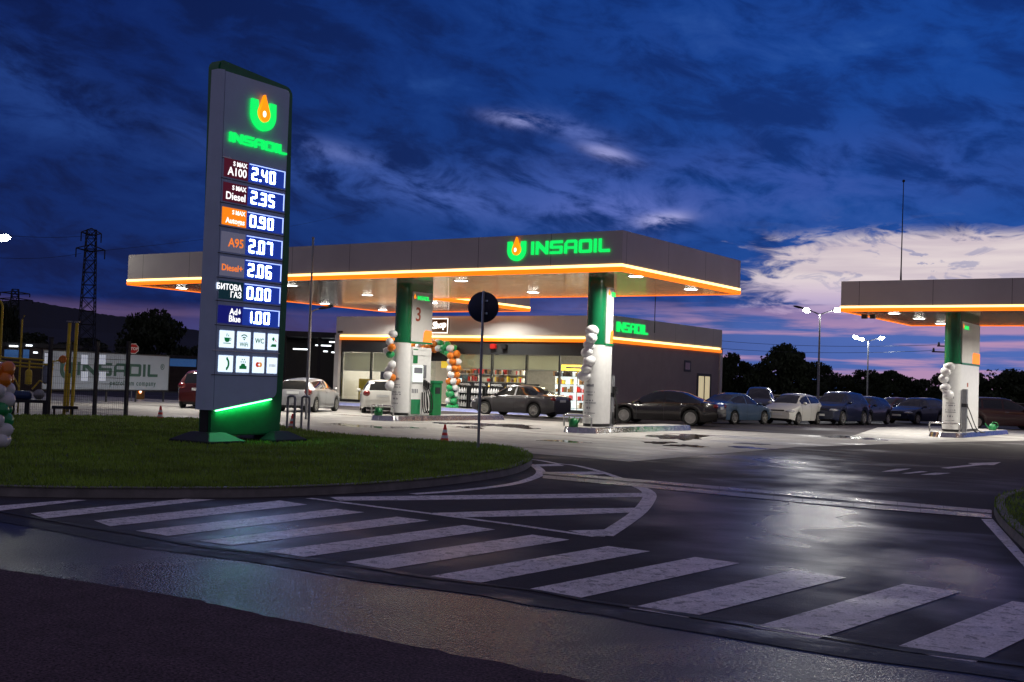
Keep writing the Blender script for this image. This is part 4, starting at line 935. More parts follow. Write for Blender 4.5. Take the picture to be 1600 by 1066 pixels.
# dark band above the glass, plinth under it
xg0, xg1 = SXL+.36, SX-.02
MB().box(xg0, xg1, SY+.08, SY+.38, 3.02, SL0-.005).build('shopfront_band', 'band', shop, smooth=0)
MB().box(xg0, xg1, SY+.10, SY+.22, kz+.01, kz+.16).build('shopfront_plinth', 'frame', shop, smooth=0)
def fx(px): return atY(px, 576, SY).x
mull = [xg0+.03, fx(577), fx(612), fx(664), fx(712), fx(766), fx(820), fx(872), fx(926), xg1-.03]
for i, x in enumerate(mull):
    MB().box(x-.035, x+.035, SY+.09, SY+.24, kz+.16, 3.02).build('mullion', 'frame', shop, smooth=0)
for i in range(len(mull)-1):
    a, b = mull[i]+.036, mull[i+1]-.036
    if i == 3:       # the entrance: an open sliding door, two leaves pushed aside
        MB().box(a, a+.55, SY+.17, SY+.19, kz+.16, 2.6).build('sliding_door', 'glass', shop, smooth=0)
        MB().box(a, b, SY+.12, SY+.22, 2.6, 3.02).build('door_header', 'frame', shop, smooth=0); continue
    w = MB().box(a, b, SY+.15, SY+.17, kz+.16, 3.02).build('window', 'glass', shop, smooth=0)
    if i in (0, 1, 2, 4, 5, 6):
        zb_ = 1.98 if i < 3 else 2.28
        MB().box(a+.02, b-.02, SY+.26, SY+.268, zb_, 2.98).build('roller_blind', 'blind', w, smooth=0)
        MB().box(a+.02, b-.02, SY+.255, SY+.275, zb_-.04, zb_).build('blind_bar', 'white', w, smooth=0)
# lamps in the shop ceiling
for x in (-44.5, -41.5, -38.5, -35, -32, -29.8):
    for y in (SY+1.6, SY+5.5):
        d = MB().box(x-.5, x+.5, y-.3, y+.3, SL0-.37, SL0-.352).build('ceiling_lamp', 'tube', shop, smooth=0)
        light('ceiling_light', 'AREA', (x, y, SL0-.40), 160 if x > -40 else 100, (1., .90, .70), shop, .7)
# side wall: small window and door with two narrow panes
def sx(px, py): return atX(px, py, SX)
wa, wb = sx(1069, 563), sx(1079, 580)
w = MB().box(SX, SX+.02, wa.y, wb.y, wb.z-.05, wa.z).build('side_window', 'frame', shop, smooth=0, bevel=.005)
MB().box(SX+.02, SX+.026, wa.y+.12, wb.y-.12, wb.z+.07, wa.z-.12).build('window_pane', 'carglass', w, smooth=0)
da, db = sx(1089, 585), sx(1111, 585)
d = MB().box(SX, SX+.03, da.y, db.y, kz, 2.45).build('side_door', 'frame', shop, smooth=0, bevel=.005)
M['door_lit'] = emat('lit frosted door pane', (1., .85, .5), .38)
for s0_, s1_ in ((.10, .46), (.54, .88)):
    MB().box(SX+.03, SX+.035, da.y+(db.y-da.y)*s0_, da.y+(db.y-da.y)*s1_, .4, 2.3).build('door_pane', 'door_lit', d, smooth=0)
# signs
qa, qb = atY(675, 497.5, SY-.03), atY(701, 521, SY-.03)
sg = MB().box(qa.x, qb.x, SY-.10, SY-.002, qb.z, qa.z).build('shop_sign', 'wood', shop, smooth=0, bevel=.01)
bd = MB(); zf = SY-.115
for x0, x1, z0, z1 in ((qa.x, qb.x, qa.z-.05, qa.z), (qa.x, qb.x, qb.z, qb.z+.05), (qa.x, qa.x+.05, qb.z+.05, qa.z-.05), (qb.x-.05, qb.x, qb.z+.05, qa.z-.05)): bd.box(x0, x1, zf, zf+.012, z0, z1)
bd.build('sign_border', 'white_led', sg, smooth=0)
text('Shop', .50, frame(Vector(((qa.x+qb.x)/2, SY-.115, (qa.z+qb.z)/2-.12)), (1, 0, .10), (-.0, 0, 1)), .01, .018, .9, 'CENTER').build('sign_text', 'white_led', sg, smooth=0)
q0, q1 = sx(962.5, 517), sx(1011, 523)
insaoil(frame(Vector((SX+.01, q0.y, q0.z-.04)), (0, 1, 0), (0, 0, 1)), q1.y-q0.y, .50, .06).build('lettering', 'green_led', shop, smooth=0)
# small spotlights, alarm box and camera under the edge
for px_, m_ in ((770, 'red'), (787, 'black')): q = atY(px_, 536, SY-.1); MB().box(q.x-.16, q.x+.16, SY-.16, SY+.06, 3.30, 3.56).build('alarm_box' if m_ == 'red' else 'wall_spotlight', m_, shop, smooth=0, bevel=.03)
q = atY(528, 519, SY-.3); MB().tube([q, q+Vector((.25, .12, .02))], .06, 8).build('camera', 'black', shop, smooth=40)
anchor(shop)
st(MB().box(SXL-.2, SX-.02, 49.0, SY+.06, 0, kz-.005).build('shop_pavement', 'drain', smooth=0, bevel=.01))
st(MB().box(SXL-.2, SX-.02, 48.93, 49.0, 0, kz-.015).build('painted_kerb', 'blue_paint', smooth=0))
st(MB().sheet([(SXL-.2, 48.2, .009), (SX-.02, 48.2, .009), (SX-.02, 48.93, .009), (SXL-.2, 48.93, .009)]).build('painted_kerb_line', 'blue_paint', smooth=0, recalc=False))
q = atY(1023, 500, SY+3)
tag(MB().tube([Vector((q.x, SY+3, SL1+.35)), Vector((q.x, SY+3, 8.2))], .02, 6).build('roof_rod', 'dark_metal'), 'thin dark rod standing on the shop roof', 'lightning rod')
# ---- inside the shop
def shelf(x0, x1, y, label, seed, lit=False, group=None):
    rnd = random.Random(seed); t = thing('product_shelf', label, 'shelf', ((x0+x1)/2, y, kz))
    w = (x1-x0)/2
    MB().box(-w, w, .35, .40, 0, 2.1).build('back_panel', 'cooler' if lit else 'inwall', t, smooth=0)
    for k in range(5):
        z = .15+k*.42; s_ = MB().box(-w, w, 0, .35, z, z+.025).build('shelf_board', 'grey_metal', t, smooth=0)
        for c in range(4):
            mb = MB(); x = -w+.02+c*.06
            while x < w-.12:
                wd = rnd.uniform(.07, .14)
                if rnd.random() < .30: mb.box(x, x+wd*.9, .06, .30, z+.026, z+.026+rnd.uniform(.16, .34))
                x += wd+.16
            if mb.v: mb.build('product_row', ['wood', 'yellow', 'brown', 'offwhite', 'wood', 'red'][rnd.randrange(6)], s_, smooth=0)
    return t
shelf(-33.7, -32.4, SY+3.2, 'lit drinks cooler full of bottles, left of the pair by the right shop window', 1, True)
shelf(-32.3, -31.1, SY+3.2, 'lit drinks cooler full of bottles, right of the pair by the right shop window', 2, True)
shelf(-38.2, -36.2, SY+4.2, 'shelf of packets seen under the blinds behind the grey sedan', 3)
shelf(-40.8, -38.4, SY+4.2, 'shelf of packets seen beside the balloon arch', 4)
yb = thing('lit_header_board', 'yellow lit board above the coolers inside the shop', 'sign board', (-32.4, SY+2.8, 2.3)); MB().box(-1.4, 1.5, 0, .1, .02, .32).build('board', 'yellow_sign', yb, smooth=0)
MB().box(-1.1, -.5, -.006, 0, .12, .22).add(*(lambda b: (b.v, b.f))(MB().box(-.2, .9, -.006, 0, .12, .22))).build('print', 'brown', yb, smooth=0)
ct = thing('shop_counter', 'dark counter with bread trays behind the entrance glass', 'counter', (-36.2, SY+2.2, kz)); MB().box(-1.6, 1.6, 0, .7, 0, 1.05).build('counter_body', 'band', ct, smooth=0); MB().box(-1.6, 1.6, -.05, .75, 1.05, 1.10).build('counter_top', 'wood', ct, smooth=0)
for k in range(6): MB().ball((-1.3+k*.5, .35, 1.16), (.2, .2, .07), 10, 6).build('bread_tray', 'yellow', ct, smooth=60)
yc = thing('yellow_cabinet', 'yellow cabinet behind the left shop window', 'cabinet', (-45.0, SY+.9, kz)); MB().box(-.4, .4, 0, .6, 0, 1.35).build('cabinet_body', 'yellow', yc, smooth=0, bevel=.02); MB().box(-.3, .3, -.01, 0, .2, 1.1).build('cabinet_door', 'yellow', yc, smooth=0)
cf = thing('coffee_machine', 'dark drinks machine with white lit lines behind the left window', 'machine', (-43.3, SY+1.2, kz)); MB().box(-.75, .75, 0, .7, 0, 1.95).build('machine_body', 'band', cf, smooth=0, bevel=.02)
for k in range(3): MB().box(-.35, .35, -.01, 0, 1.38+k*.14, 1.44+k*.14).build('lit_line', 'tube', cf, smooth=0)
ec = thing('entrance_display', 'teal display stand with price cards inside the entrance', 'display stand', (-38.9, SY+1.5, kz)); MB().box(-.55, .55, 0, .4, 0, 1.75).build('stand_body', 'teal_lit', ec, smooth=0)
for k in range(3): MB().box(-.45, .45, -.01, 0, .5+k*.42, .72+k*.42).build('price_card', ['cooler', 'yellow', 'cooler'][k], ec, smooth=0)
ys = tag(MB().box(-39.45, -38.75, SY+.9, SY+.95, 2.25, 2.75).build('hanging_sign', 'yellow_sign', smooth=0), 'yellow lit sign hanging inside the entrance', 'sign')
# bottle racks in front of the windows
for k in range(5):
    px_ = (722, 746, 772, 797, 826)[k]; x = atY(px_, 615, SY-.35).x
    t = thing('bottle_rack', ('black rack of screenwash bottles right beside the balloon arch', 'second black bottle rack from the balloon arch', 'third black bottle rack from the balloon arch, over the bonnet of the grey sedan', 'fourth black bottle rack from the balloon arch, behind the grey sedan', 'fifth black bottle rack, hidden for the most part by the grey sedan')[k], 'bottle rack', (x, SY-.42, kz), 0, 'bottle racks along the shop front')
    MB().box(-.46, .46, .30, .36, 0, 1.38).add(*(lambda b: (b.v, b.f))(MB().box(-.46, -.42, -.1, .30, 0, 1.15))).add(*(lambda b: (b.v, b.f))(MB().box(.42, .46, -.1, .30, 0, 1.15))).build('frame', 'black', t, smooth=0)
    for r_ in range(3):
        s_ = MB().box(-.42, .42, -.1, .30, .06+r_*.36, .08+r_*.36).build('rack_shelf', 'black', t, smooth=0)
        for b_ in range(5):
            T = Matrix.Translation((-.33+b_*.165, .05, .081+r_*.36)); MB().lathe([(.060, 0), (.066, .02), (.066, .15), (.04, .22), (.026, .25), (.026, .28)], 8, T).build('bottle', 'bal_white', s_, smooth=50)
    insaoil(frame(Vector((-.36, .298, 1.20)), (1, 0, 0), (0, 0, 1)), .72, .11, .01).build('header_lettering', 'white', t, smooth=0)
# balloon arch over the entrance
xa0, xa1 = atY(640, 600, SY-.5).x, atY(708, 600, SY-.5).x
arch = thing('balloon_arch', 'spiral arch of orange, green and white balloons round the shop entrance', 'balloon arch', ((xa0+xa1)/2, SY-.5, kz)); hw = (xa1-xa0)/2; topz = 2.72
path = [Vector((hw, 0, z/10*topz)) for z in range(11)] + [Vector((hw*math.cos(a*PI/10), 0, topz+.55*math.sin(a*PI/10))) for a in range(1, 10)] + [Vector((-hw, 0, topz-z/10*topz)) for z in range(11)]
MB().tube(path, .015, 5, caps=True).build('arch_frame', 'white', arch, smooth=0)
dp_ = dense([(0, 0)], 1); tot = 0; pts = []
acc = 0.; step = .345
for a, b in zip(path, path[1:]):
    l = (b-a).length
    while acc <= l: pts.append((a.lerp(b, acc/l), (b-a).normalized())); acc += step
    acc -= l
nb = 0
for k, (q, t) in enumerate(pts):
    u = t.cross(Vector((0, 1, 0))).normalized()
    for j in range(4):
        a = j*PI/2+k*.62; c = q+(u*math.cos(a)+Vector((0, 1, 0))*math.sin(a))*.215
        if nb < 100: balloon(MB(), c, .195*random.uniform(.88, 1.06), k*4+j).build('balloon', 'bal_white' if j == 1 or (j == 3 and k % 2) else ('bal_green', 'bal_orange', 'bal_orange')[(k//3) % 3] if (k//4) % 2 else ('bal_green', 'bal_green', 'bal_orange')[(k//3) % 3], arch, smooth=80); nb += 1
# ================================================================== CARS
def paint(name, col, metal=.35, rough=.32): return mat(name, col, rough, metal, .04, 2., coat=.8)
PAINT = dict(grey=paint('grey car paint', (.052, .049, .055)), black=paint('black car paint', (.010, .008, .009), .2, .22), blue=paint('steel blue car paint', (.05, .095, .17)), white=paint('white car paint', (.62, .61, .58), 0.),
    navy=paint('dark navy car paint', (.012, .018, .05), .3), silver=paint('silver car paint', (.42, .43, .45), .6), red=paint('dark red car paint', (.075, .006, .008), .2), maroon=paint('maroon car paint', (.045, .014, .016), .3), dark=paint('dark grey car paint', (.02, .022, .03), .3))
def interp(p, x):
    if x <= p[0][0]: return p[0][1]
    for (a, b), (c, d) in zip(p, p[1:]):
        if x <= c: return b+(d-b)*(x-a)/(c-a) if c > a else d
    return p[-1][1]
STY = dict(
    sedan=dict(top=[(0, .60), (.015, .70), (.05, .755), (.12, .84), (.25, .945), (.275, .97), (.34, 1.19), (.42, 1.385), (.47, 1.435), (.56, 1.455), (.64, 1.43), (.70, 1.375), (.80, 1.17), (.865, 1.055), (.88, 1.045), (.975, 1.01), (.992, .93), (1, .80)], belt=[(0, .70), (.25, .90), (.88, 1.0), (1, .95)], ws=(.262, .415), rg=(.70, .87), side=(.315, .80), pil=((.535, .555),), wheel=(.19, .775)),
    hatch=dict(top=[(0, .62), (.02, .74), (.07, .82), (.16, .95), (.23, 1.02), (.31, 1.24), (.40, 1.43), (.48, 1.50), (.62, 1.515), (.80, 1.47), (.90, 1.41), (.935, 1.33), (.975, 1.05), (.985, .98), (1, .70)], belt=[(0, .72), (.23, .97), (.90, 1.06), (1, 1.0)], ws=(.235, .405), rg=(.915, .982), side=(.30, .88), pil=((.555, .58),), wheel=(.19, .83)),
    wagon=dict(top=[(0, .60), (.015, .70), (.05, .76), (.13, .87), (.25, .955), (.27, .975), (.34, 1.2), (.42, 1.40), (.48, 1.46), (.70, 1.48), (.86, 1.46), (.93, 1.41), (.955, 1.33), (.985, 1.02), (.992, .93), (1, .62)], belt=[(0, .70), (.25, .91), (.90, 1.0), (1, .97)], ws=(.262, .415), rg=(.935, .986), side=(.315, .92), pil=((.52, .54), (.72, .74)), wheel=(.19, .77)),
    mpv=dict(top=[(0, .62), (.02, .75), (.08, .86), (.17, .99), (.20, 1.03), (.30, 1.32), (.40, 1.56), (.48, 1.63), (.70, 1.64), (.88, 1.59), (.94, 1.50), (.98, 1.10), (.99, 1.0), (1, .65)], belt=[(0, .74), (.20, .98), (.92, 1.08), (1, 1.02)], ws=(.21, .405), rg=(.925, .985), side=(.27, .92), pil=((.50, .52), (.73, .75)), wheel=(.18, .80)),
    suv=dict(top=[(0, .70), (.015, .86), (.06, .98), (.17, 1.08), (.235, 1.13), (.255, 1.16), (.33, 1.42), (.41, 1.63), (.48, 1.70), (.70, 1.71), (.87, 1.66), (.93, 1.56), (.975, 1.18), (.985, 1.08), (1, .72)], belt=[(0, .84), (.25, 1.08), (.92, 1.16), (1, 1.1)], ws=(.25, .405), rg=(.92, .982), side=(.305, .90), pil=((.54, .56), (.74, .76)), wheel=(.19, .80)))
def car(style, label, cat, pos, az, L, Wd, H, pk, wr=.32, group=None, lit_tail=False, spokes=7, light_glass=False, hood=None, plate_text=None):
    st_ = STY[style]; k_ = H/max(b for a, b in st_['top']); top = [(a*L, b*k_) for a, b in st_['top']]; belt = [(a*L, b*k_) for a, b in st_['belt']]
    root = thing('parked_car', label, cat, (pos[0], pos[1], 0), PI/2-math.radians(az), group)
    wx = [q*L for q in st_['wheel']]; ra = wr+.055
    xs = sorted(set([round(L*i/46, 4) for i in range(47)] + [round(x+ra*math.cos(a*PI/12), 4) for x in wx for a in range(13)] + [round(q*L, 4) for q in (*st_['ws'], *st_['rg'], *st_['side'], *(b for p in st_['pil'] for b in p))] + [round(a, 4) for a, b in top]))
    xx = [xs[0]]
    for x in xs[1:]:
        if x-xx[-1] > .012: xx.append(x)
    xx[-1] = L
    def topz(x): w = .02*L; return (interp(top, max(0, x-w))+interp(top, x)*2+interp(top, min(L, x+w)))/4 if .03*L < x < .9*L else interp(top, x)
    rings = []; hw = Wd/2
    for x in xx:
        zt = topz(x); b = min(interp(belt, x), zt-.035); zl = .20+.10*max(0, 1-x/(.10*L))+.10*max(0, 1-(L-x)/(.10*L))
        for w in wx:
            if abs(x-w) <= ra: zl = max(zl, wr+math.sqrt(max(0, ra*ra-(x-w)**2)))
        zl = min(zl, b-.06)
        pf = 1-.24*(1-min(x/(.17*L), 1))**2.2; pr = 1-.13*(1-min((L-x)/(.13*L), 1))**2; ws = hw*pf*pr
        gh = max(0, min(1, (zt-b)/(.42*k_))); wt = ws*.80*(1-gh)+hw*.665*gh*pr
        h = b-zl; pts = [(ws*.955, zl), (ws*.985, zl+h*.2), (ws, zl+h*.55), (ws*.985, zl+h*.86), (ws*.945, b)]
        T = (wt, zt-.055*gh-.01); Bq = (ws*.94, b)
        for t, bl in ((.07, 0), (.5, .018*gh), (.92, 0)): pts.append((Bq[0]+(T[0]-Bq[0])*t+bl, Bq[1]+(T[1]-Bq[1])*t))
        pts += [(wt*.92, zt-.018*gh-.004), (wt*.55, zt+.012*gh+.003), (0, zt+.02*gh+.006)]
        rings.append([Vector((L/2-x, -y, z)) for y, z in pts]+[Vector((L/2-x, y, z)) for y, z in pts[-2::-1]])
    n = 21; parts = {}
    def put(key, i, j): parts.setdefault(key, []).append((i, j))
    for i in range(len(xx)-1):
        xm = (xx[i]+xx[i+1])/2; gap = topz(xm)-interp(belt, xm)
        for j in range(n-1):
            r = j if j < 10 else 19-j; key = 'body'
            if r in (5, 6) and st_['side'][0]*L < xm < st_['side'][1]*L and gap > .12*k_ and not any(a*L < xm < b*L for a, b in st_['pil']): key = 'side_window_r' if j < 10 else 'side_window_l'
            elif r in (8, 9) and st_['ws'][0]*L < xm < st_['ws'][1]*L: key = 'windshield'
            elif r in (8, 9) and st_['rg'][0]*L < xm < st_['rg'][1]*L: key = 'rear_window'
            put(key, i, j)
    allv = [q for r in rings for q in r]
    for key, quads in parts.items():
        mb = MB(); idx = {}; vs = []; fs = []
        for i, j in quads:
            f = []
            for a, b in ((i, j), (i+1, j), (i+1, j+1), (i, j+1)):
                q = a*n+b
                if q not in idx: idx[q] = len(vs); vs.append(allv[q])
                f.append(idx[q])
            fs.append(tuple(f))
        if key == 'body':
            for ri in (0, len(rings)-1):
                b0 = len(vs); vs += rings[ri]; fs.append(tuple(range(b0, b0+n)))
        mb.add(vs, fs).build(key.split('_window')[0]+'_window' if 'window' in key else key, PAINT[pk] if key == 'body' else 'carglass', root, smooth=50)
    # underbody, filling the wheel wells
    MB().box(-L/2+.25, L/2-.3, -hw*.72, hw*.72, .17, .62).add(*(lambda b: (b.v, b.f))(MB().box(-L/2+.06, L/2-.10, -hw*.60, hw*.60, .22, .40))).build('underbody', 'black', root, smooth=0)
    for w in wx:
        for s_ in (-1, 1):
            y = s_*(hw-.125); T = Matrix.Translation((L/2-w, y, wr)) @ Matrix.Rotation(-s_*PI/2, 4, 'X')
            tw = .10
            ty = MB().lathe([(wr*.05, tw*.25), (wr*.60, tw*.25), (wr*.67, tw*.9), (wr*.70, tw), (wr*.93, tw), (wr, tw*.6), (wr, -tw*.6), (wr*.93, -tw), (wr*.5, -tw)], 22, T).build('wheel', 'rubber', root, smooth=40)
            mb = MB(); mb.lathe([(wr*.66, tw*.5), (wr*.70, tw*1.02), (wr*.64, tw*1.02), (wr*.60, tw*.5)], 22, T); mb.lathe([(.05, tw*.6), (.055, tw*.95), (.03, tw*1.0)], 10, T)
            for q in range(spokes):
                a = 2*PI*q/spokes; c, s2 = math.cos(a), math.sin(a); e0, e1 = wr*.10, wr*.64; w0, w1 = wr*.055, wr*.05
                pp = [T @ Vector((c*e-s2*ww, s2*e+c*ww, tw*.92)) for e, ww in ((e0, -w0), (e1, -w1), (e1, w1), (e0, w0))]
                mb.ext(pp, T.to_3x3() @ Vector((0, 0, -tw*.35)))
            mb.build('rim', 'rim', ty, smooth=35)
    def ring_at(x):
        i = min(range(len(xx)), key=lambda k: abs(xx[k]-x)); return rings[i]
    for s_ in (-1, 1):
        for fr in (st_['side'][0]-.012, (st_['pil'][0][0]+st_['pil'][0][1])/2, min(st_['side'][1]-.03, st_['wheel'][1]-.02)):
            rg = ring_at(fr*L); pts_ = rg[0:5] if s_ < 0 else rg[20:15:-1]; mb = MB()
            for a_, b_ in zip(pts_, pts_[1:]):
                o_ = Vector((0, s_*.004, 0)); mb.add([a_+o_+Vector((.007, 0, 0)), b_+o_+Vector((.007, 0, 0)), b_+o_-Vector((.007, 0, 0)), a_+o_-Vector((.007, 0, 0))], [(0, 1, 2, 3)])
            mb.build('door_seam', 'black', root, smooth=0, recalc=False)
    zb_h = interp(belt, 0)*.93
    for s_ in (-1, 1):
        MB().ball((L/2-.20, s_*hw*.70, zb_h*.98), (.26, .19, .085), 12, 7, T=Matrix.Rotation(-s_*.55, 3, 'Z')).build('headlight', 'head', root, smooth=80)
        zt_ = interp(belt, L)*.90
        MB().ball((-L/2+.13, s_*hw*.745, zt_), (.16, .20, .11 if style == 'sedan' else .15), 12, 7, T=Matrix.Rotation(s_*.5, 3, 'Z')).build('taillight', 'tail_on' if lit_tail and s_ == -1 else 'tail', root, smooth=80)
        xm = L/2-st_['side'][0]*L-.06; MB().ball((xm, s_*(hw+.07), interp(belt, st_['side'][0]*L)+.07), (.09, .11, .075), 10, 6).add(*(lambda b: (b.v, b.f))(MB().box(xm-.03, xm+.03, min(s_*(hw*.9), s_*(hw+.05)), max(s_*(hw*.9), s_*(hw+.05)), interp(belt, st_['side'][0]*L)+.02, interp(belt, st_['side'][0]*L)+.06))).build('mirror', PAINT[pk], root, smooth=60)
        for fr in (st_['pil'][0][0]-.03, st_['side'][1]-.08 if style != 'wagon' else .68):
            x = L/2-fr*L; MB().box(x-.10, x+.10, s_*hw*.985-.02, s_*hw*.985+.02, interp(belt, fr*L)-.13, interp(belt, fr*L)-.095).build('door_handle', 'chrome' if pk in ('black', 'maroon') else PAINT[pk], root, smooth=0, bevel=.008)
    MB().box(L/2-.14, L/2-.015, -hw*.42, hw*.42, zb_h-.06, zb_h+.05).build('grille', 'black', root, smooth=0, bevel=.015)
    MB().box(L/2-.12, L/2-.01, -hw*.52, hw*.52, .28, .42).build('lower_grille', 'black', root, smooth=0, bevel=.02)
    MB().box(L/2-.03, L/2+.012, -.26, .26, .44, .55).build('number_plate', 'plate', root, smooth=0)
    zr = .80 if style in ('sedan', 'wagon') else .84
    MB().box(-L/2-.014, -L/2+.03, -.26, .26, zr-.06, zr+.055).build('number_plate', 'plate', root, smooth=0)
    MB().box(-L/2-.03, -L/2+.12, -hw*.80, hw*.80, .36, .58).build('rear_bumper', PAINT[pk], root, smooth=0, bevel=.03)
    return root
grp = 'cars parked on the station yard'
car('sedan', 'grey sedan waiting in front of the shop and its bottle racks', 'car', (-31.15, 46.6), -92, 4.66, 1.82, 1.49, 'grey', .33, grp, spokes=9)
car('sedan', 'long black sedan parked along the grey side wall of the shop', 'car', (-23.4, 46.4), -101, 5.05, 1.92, 1.47, 'black', .345, grp, spokes=10)
car('sedan', 'steel blue sedan just behind the black sedan', 'car', (-22.75, 52.4), 9, 4.5, 1.73, 1.44, 'blue', .31, grp, spokes=6)
car('hatch', 'small white hatchback facing the yard between the blue sedan and the dark off-roader', 'car', (-21.35, 56.4), 182, 3.9, 1.69, 1.51, 'white', .30, grp, spokes=7)
car('suv', 'dark navy off-roader with bright bonnet next to the white hatchback', 'car', (-20.3, 60.0), 184, 4.5, 1.84, 1.68, 'navy', .36, grp)
car('hatch', 'dark hatchback beside the navy off-roader, at the end of the row', 'car', (-20.1, 63.6), 184, 4.2, 1.76, 1.48, 'dark', .31, grp)
car('wagon', 'dark navy estate car facing the yard, left of the right column', 'car', (-18.9, 69.5), 192, 4.6, 1.76, 1.50, 'navy', .31, grp)
car('hatch', 'small dark red car far behind the row, left of the navy estate', 'car', (-23.0, 79.), 200, 3.9, 1.68, 1.45, 'red', .30, grp)
car('mpv', 'dark maroon people carrier at the right edge behind the watering can', 'car', (-13.9, 67.2), 62, 4.6, 1.82, 1.64, 'maroon', .33, grp, spokes=6)
car('mpv', 'dark people carrier with pale roof edge standing behind the blue sedan', 'car', (-27.2, 66.3), 160, 4.6, 1.85, 1.80, 'dark', .33, grp)
car('hatch', 'silver hatchback seen from behind at the left edge of the main canopy', 'car', (-37.0, 38.4), -25, 4.4, 1.74, 1.47, 'silver', .32, grp, spokes=10)
car('wagon', 'white estate car seen from behind between the silver hatchback and the column number 3', 'car', (-35.6, 41.6), -43, 4.8, 1.80, 1.50, 'white', .32, grp, lit_tail=True)
car('suv', 'dark red off-roader half hidden by the price sign', 'car', (-40.95, 36.0), -38, 4.4, 1.82, 1.66, 'red', .36, grp)
# ================================================================== STREET FURNITURE
def cone_(px, py, label):
    g = G(px, py); t = thing('traffic_cone', label, 'traffic cone', (g.x, g.y, .004), random.random(), 'traffic cones along the lawn')
    MB().box(-.15, .15, -.15, .15, 0, .03).build('base', 'cone', t, smooth=0, bevel=.008); MB().lathe([(.115, .03), (.022, .50)], 16).build('cone_body', 'cone', t, smooth=60)
    for z in (.16, .30): r0 = .115-.093*(z-.03)/.47+.003; r1 = .115-.093*(z+.07-.03)/.47+.003; MB().lathe([(r0, z), (r1, z+.07)], 16).build('reflective_band', 'reflective', t, smooth=60)
cone_(250, 659.5, 'orange traffic cone behind the lawn, left of the price sign'); cone_(456, 675, 'orange traffic cone behind the hoop barriers'); cone_(694.5, 695, 'orange traffic cone between the column number 3 and the round sign post')
for a, b, label in ((448, 459, 'grey hoop barrier right beside the price sign'), (470, 481.5, 'grey hoop barrier at the foot of the thin grey pole')):
    p, q = G(a, 677.5, 0), G(b, 678.5, 0); h = 1.02
    mb = MB().tube(smooth_path([p, p+Vector((0, 0, h-.12)), p+Vector((0, 0, h-.03))+(q-p)*.08, p.lerp(q, .3)+Vector((0, 0, h)), p.lerp(q, .7)+Vector((0, 0, h)), q+Vector((0, 0, h-.03))-(q-p)*.08, q+Vector((0, 0, h-.12)), q], 5), .033, 8)
    for e in (p, q): mb.lathe([(.09, 0), (.09, .012)], 12, Matrix.Translation(e))
    tag(mb.build('hoop_barrier', 'grey_metal', smooth=60), label, 'barrier', 'hoop barriers')
g = G(747, 701, LZ-.01); t = thing('round_sign', 'round road sign seen from behind on a grey post at the tip of the lawn', 'road sign', g)
cz = 3.13
MB().tube([(0, 0, 0), (0, 0, cz+.36)], .032, 10).build('post', 'grey_metal', t, smooth=60)
Ts = Matrix.Rotation(math.radians(34.3-6), 4, 'Z') @ Matrix.Rotation(PI/2, 4, 'X')
dk = MB().lathe([(.335, -.006), (.345, 0), (.335, .006)], 40, Matrix.Translation((-.022, .045, cz)) @ Ts).build('sign_plate', 'sign_back', t, smooth=40)
for z in (-.14, .14): MB().box(-.30 if False else -.10, .10, .025, .04, cz+z-.02, cz+z+.02).build('clamp', 'grey_metal', dk, smooth=0)
g = G(478, 655.5, 0); top = atD(485, 373, math.hypot(g.x, g.y))
tag(MB().tube([Vector((g.x, g.y, 0)), Vector((g.x, g.y, top.z))], [.05, .035], 8).add(*(lambda b: (b.v, b.f))(MB().ball((g.x, g.y, top.z+.02), .055, 8, 6))).build('flag_pole', 'grey_metal', smooth=60), 'thin grey flag pole behind the hoop barriers', 'pole')
def street_lamp(base, h, label, arms, on=True, power=150, lean=0., color=(1., .97, .86), hr=.36):
    """arms: list of (direction angle, length, lit)"""
    t = thing('street_lamp', label, 'street lamp', base); MB().tube([(0, 0, 0), (0, 0, h*.45), (0, 0, h)], [.09, .075, .05], 10).build('post', 'grey_metal', t, smooth=60)
    for a, l, lit in arms:
        d = Vector((math.cos(a), math.sin(a), 0)); e = d*l+Vector((0, 0, h+l*.30))
        ar = MB().tube([(0, 0, h-.05), d*l*.5+Vector((0, 0, h+l*.15)), e], [.04, .035, .03], 8).build('arm', 'grey_metal', t, smooth=60)
        T = Matrix.Translation(e+d*.28+Vector((0, 0, .06))) @ Matrix.Rotation(a, 4, 'Z') @ Matrix.Rotation(-.20, 4, 'Y')
        hd = MB().ball((0, 0, 0), (.42, .17, .08), 14, 6); hd.v = [tuple(T @ Vector(q)) for q in hd.v]; hd = hd.build('lamp_head', 'dark_metal', t, smooth=60)
        if lit:
            ln = MB().ball((.04, 0, -.03), (.32, .19, .15), 12, 6); ln.v = [tuple(T @ Vector(q)) for q in ln.v]; ln.build('lamp_lens', 'lamp', hd, smooth=60)
            light('lamp', 'POINT', T @ Vector((0, 0, -.24)), power, color, t, .12)
    return t
ra_ = YAW   # camera-right direction in the plan
e = atD(1281.5, 484, 84); street_lamp((e.x, e.y, 0), e.z-.3, 'tall street lamp with three arms, left of the second canopy', [(ra_+PI, 1.2, False), (ra_+PI-.9, .8, True), (ra_+.25, 1.0, True)], power=560)
e = atD(1357, 528, 122); street_lamp((e.x, e.y, 0), e.z-.3, 'street lamp with three lit heads in front of the trees, seen under the second canopy', [(ra_+PI, .95, True), (ra_+PI-.7, .4, True), (ra_, .95, True)], power=420)
e = atD(12, 374, 57.5); street_lamp((e.x-2.6, e.y-1.6, 0), e.z-.75, 'street lamp reaching in from the left edge above the gas plant', [(math.atan2(1.6, 2.6), 2.55, True)], power=300, color=(1., .97, .78))
e = atD(486, 480, 62); street_lamp((e.x, e.y, 0), e.z-.2, 'thin unlit lamp post behind the flag pole', [(ra_, .5, False)])
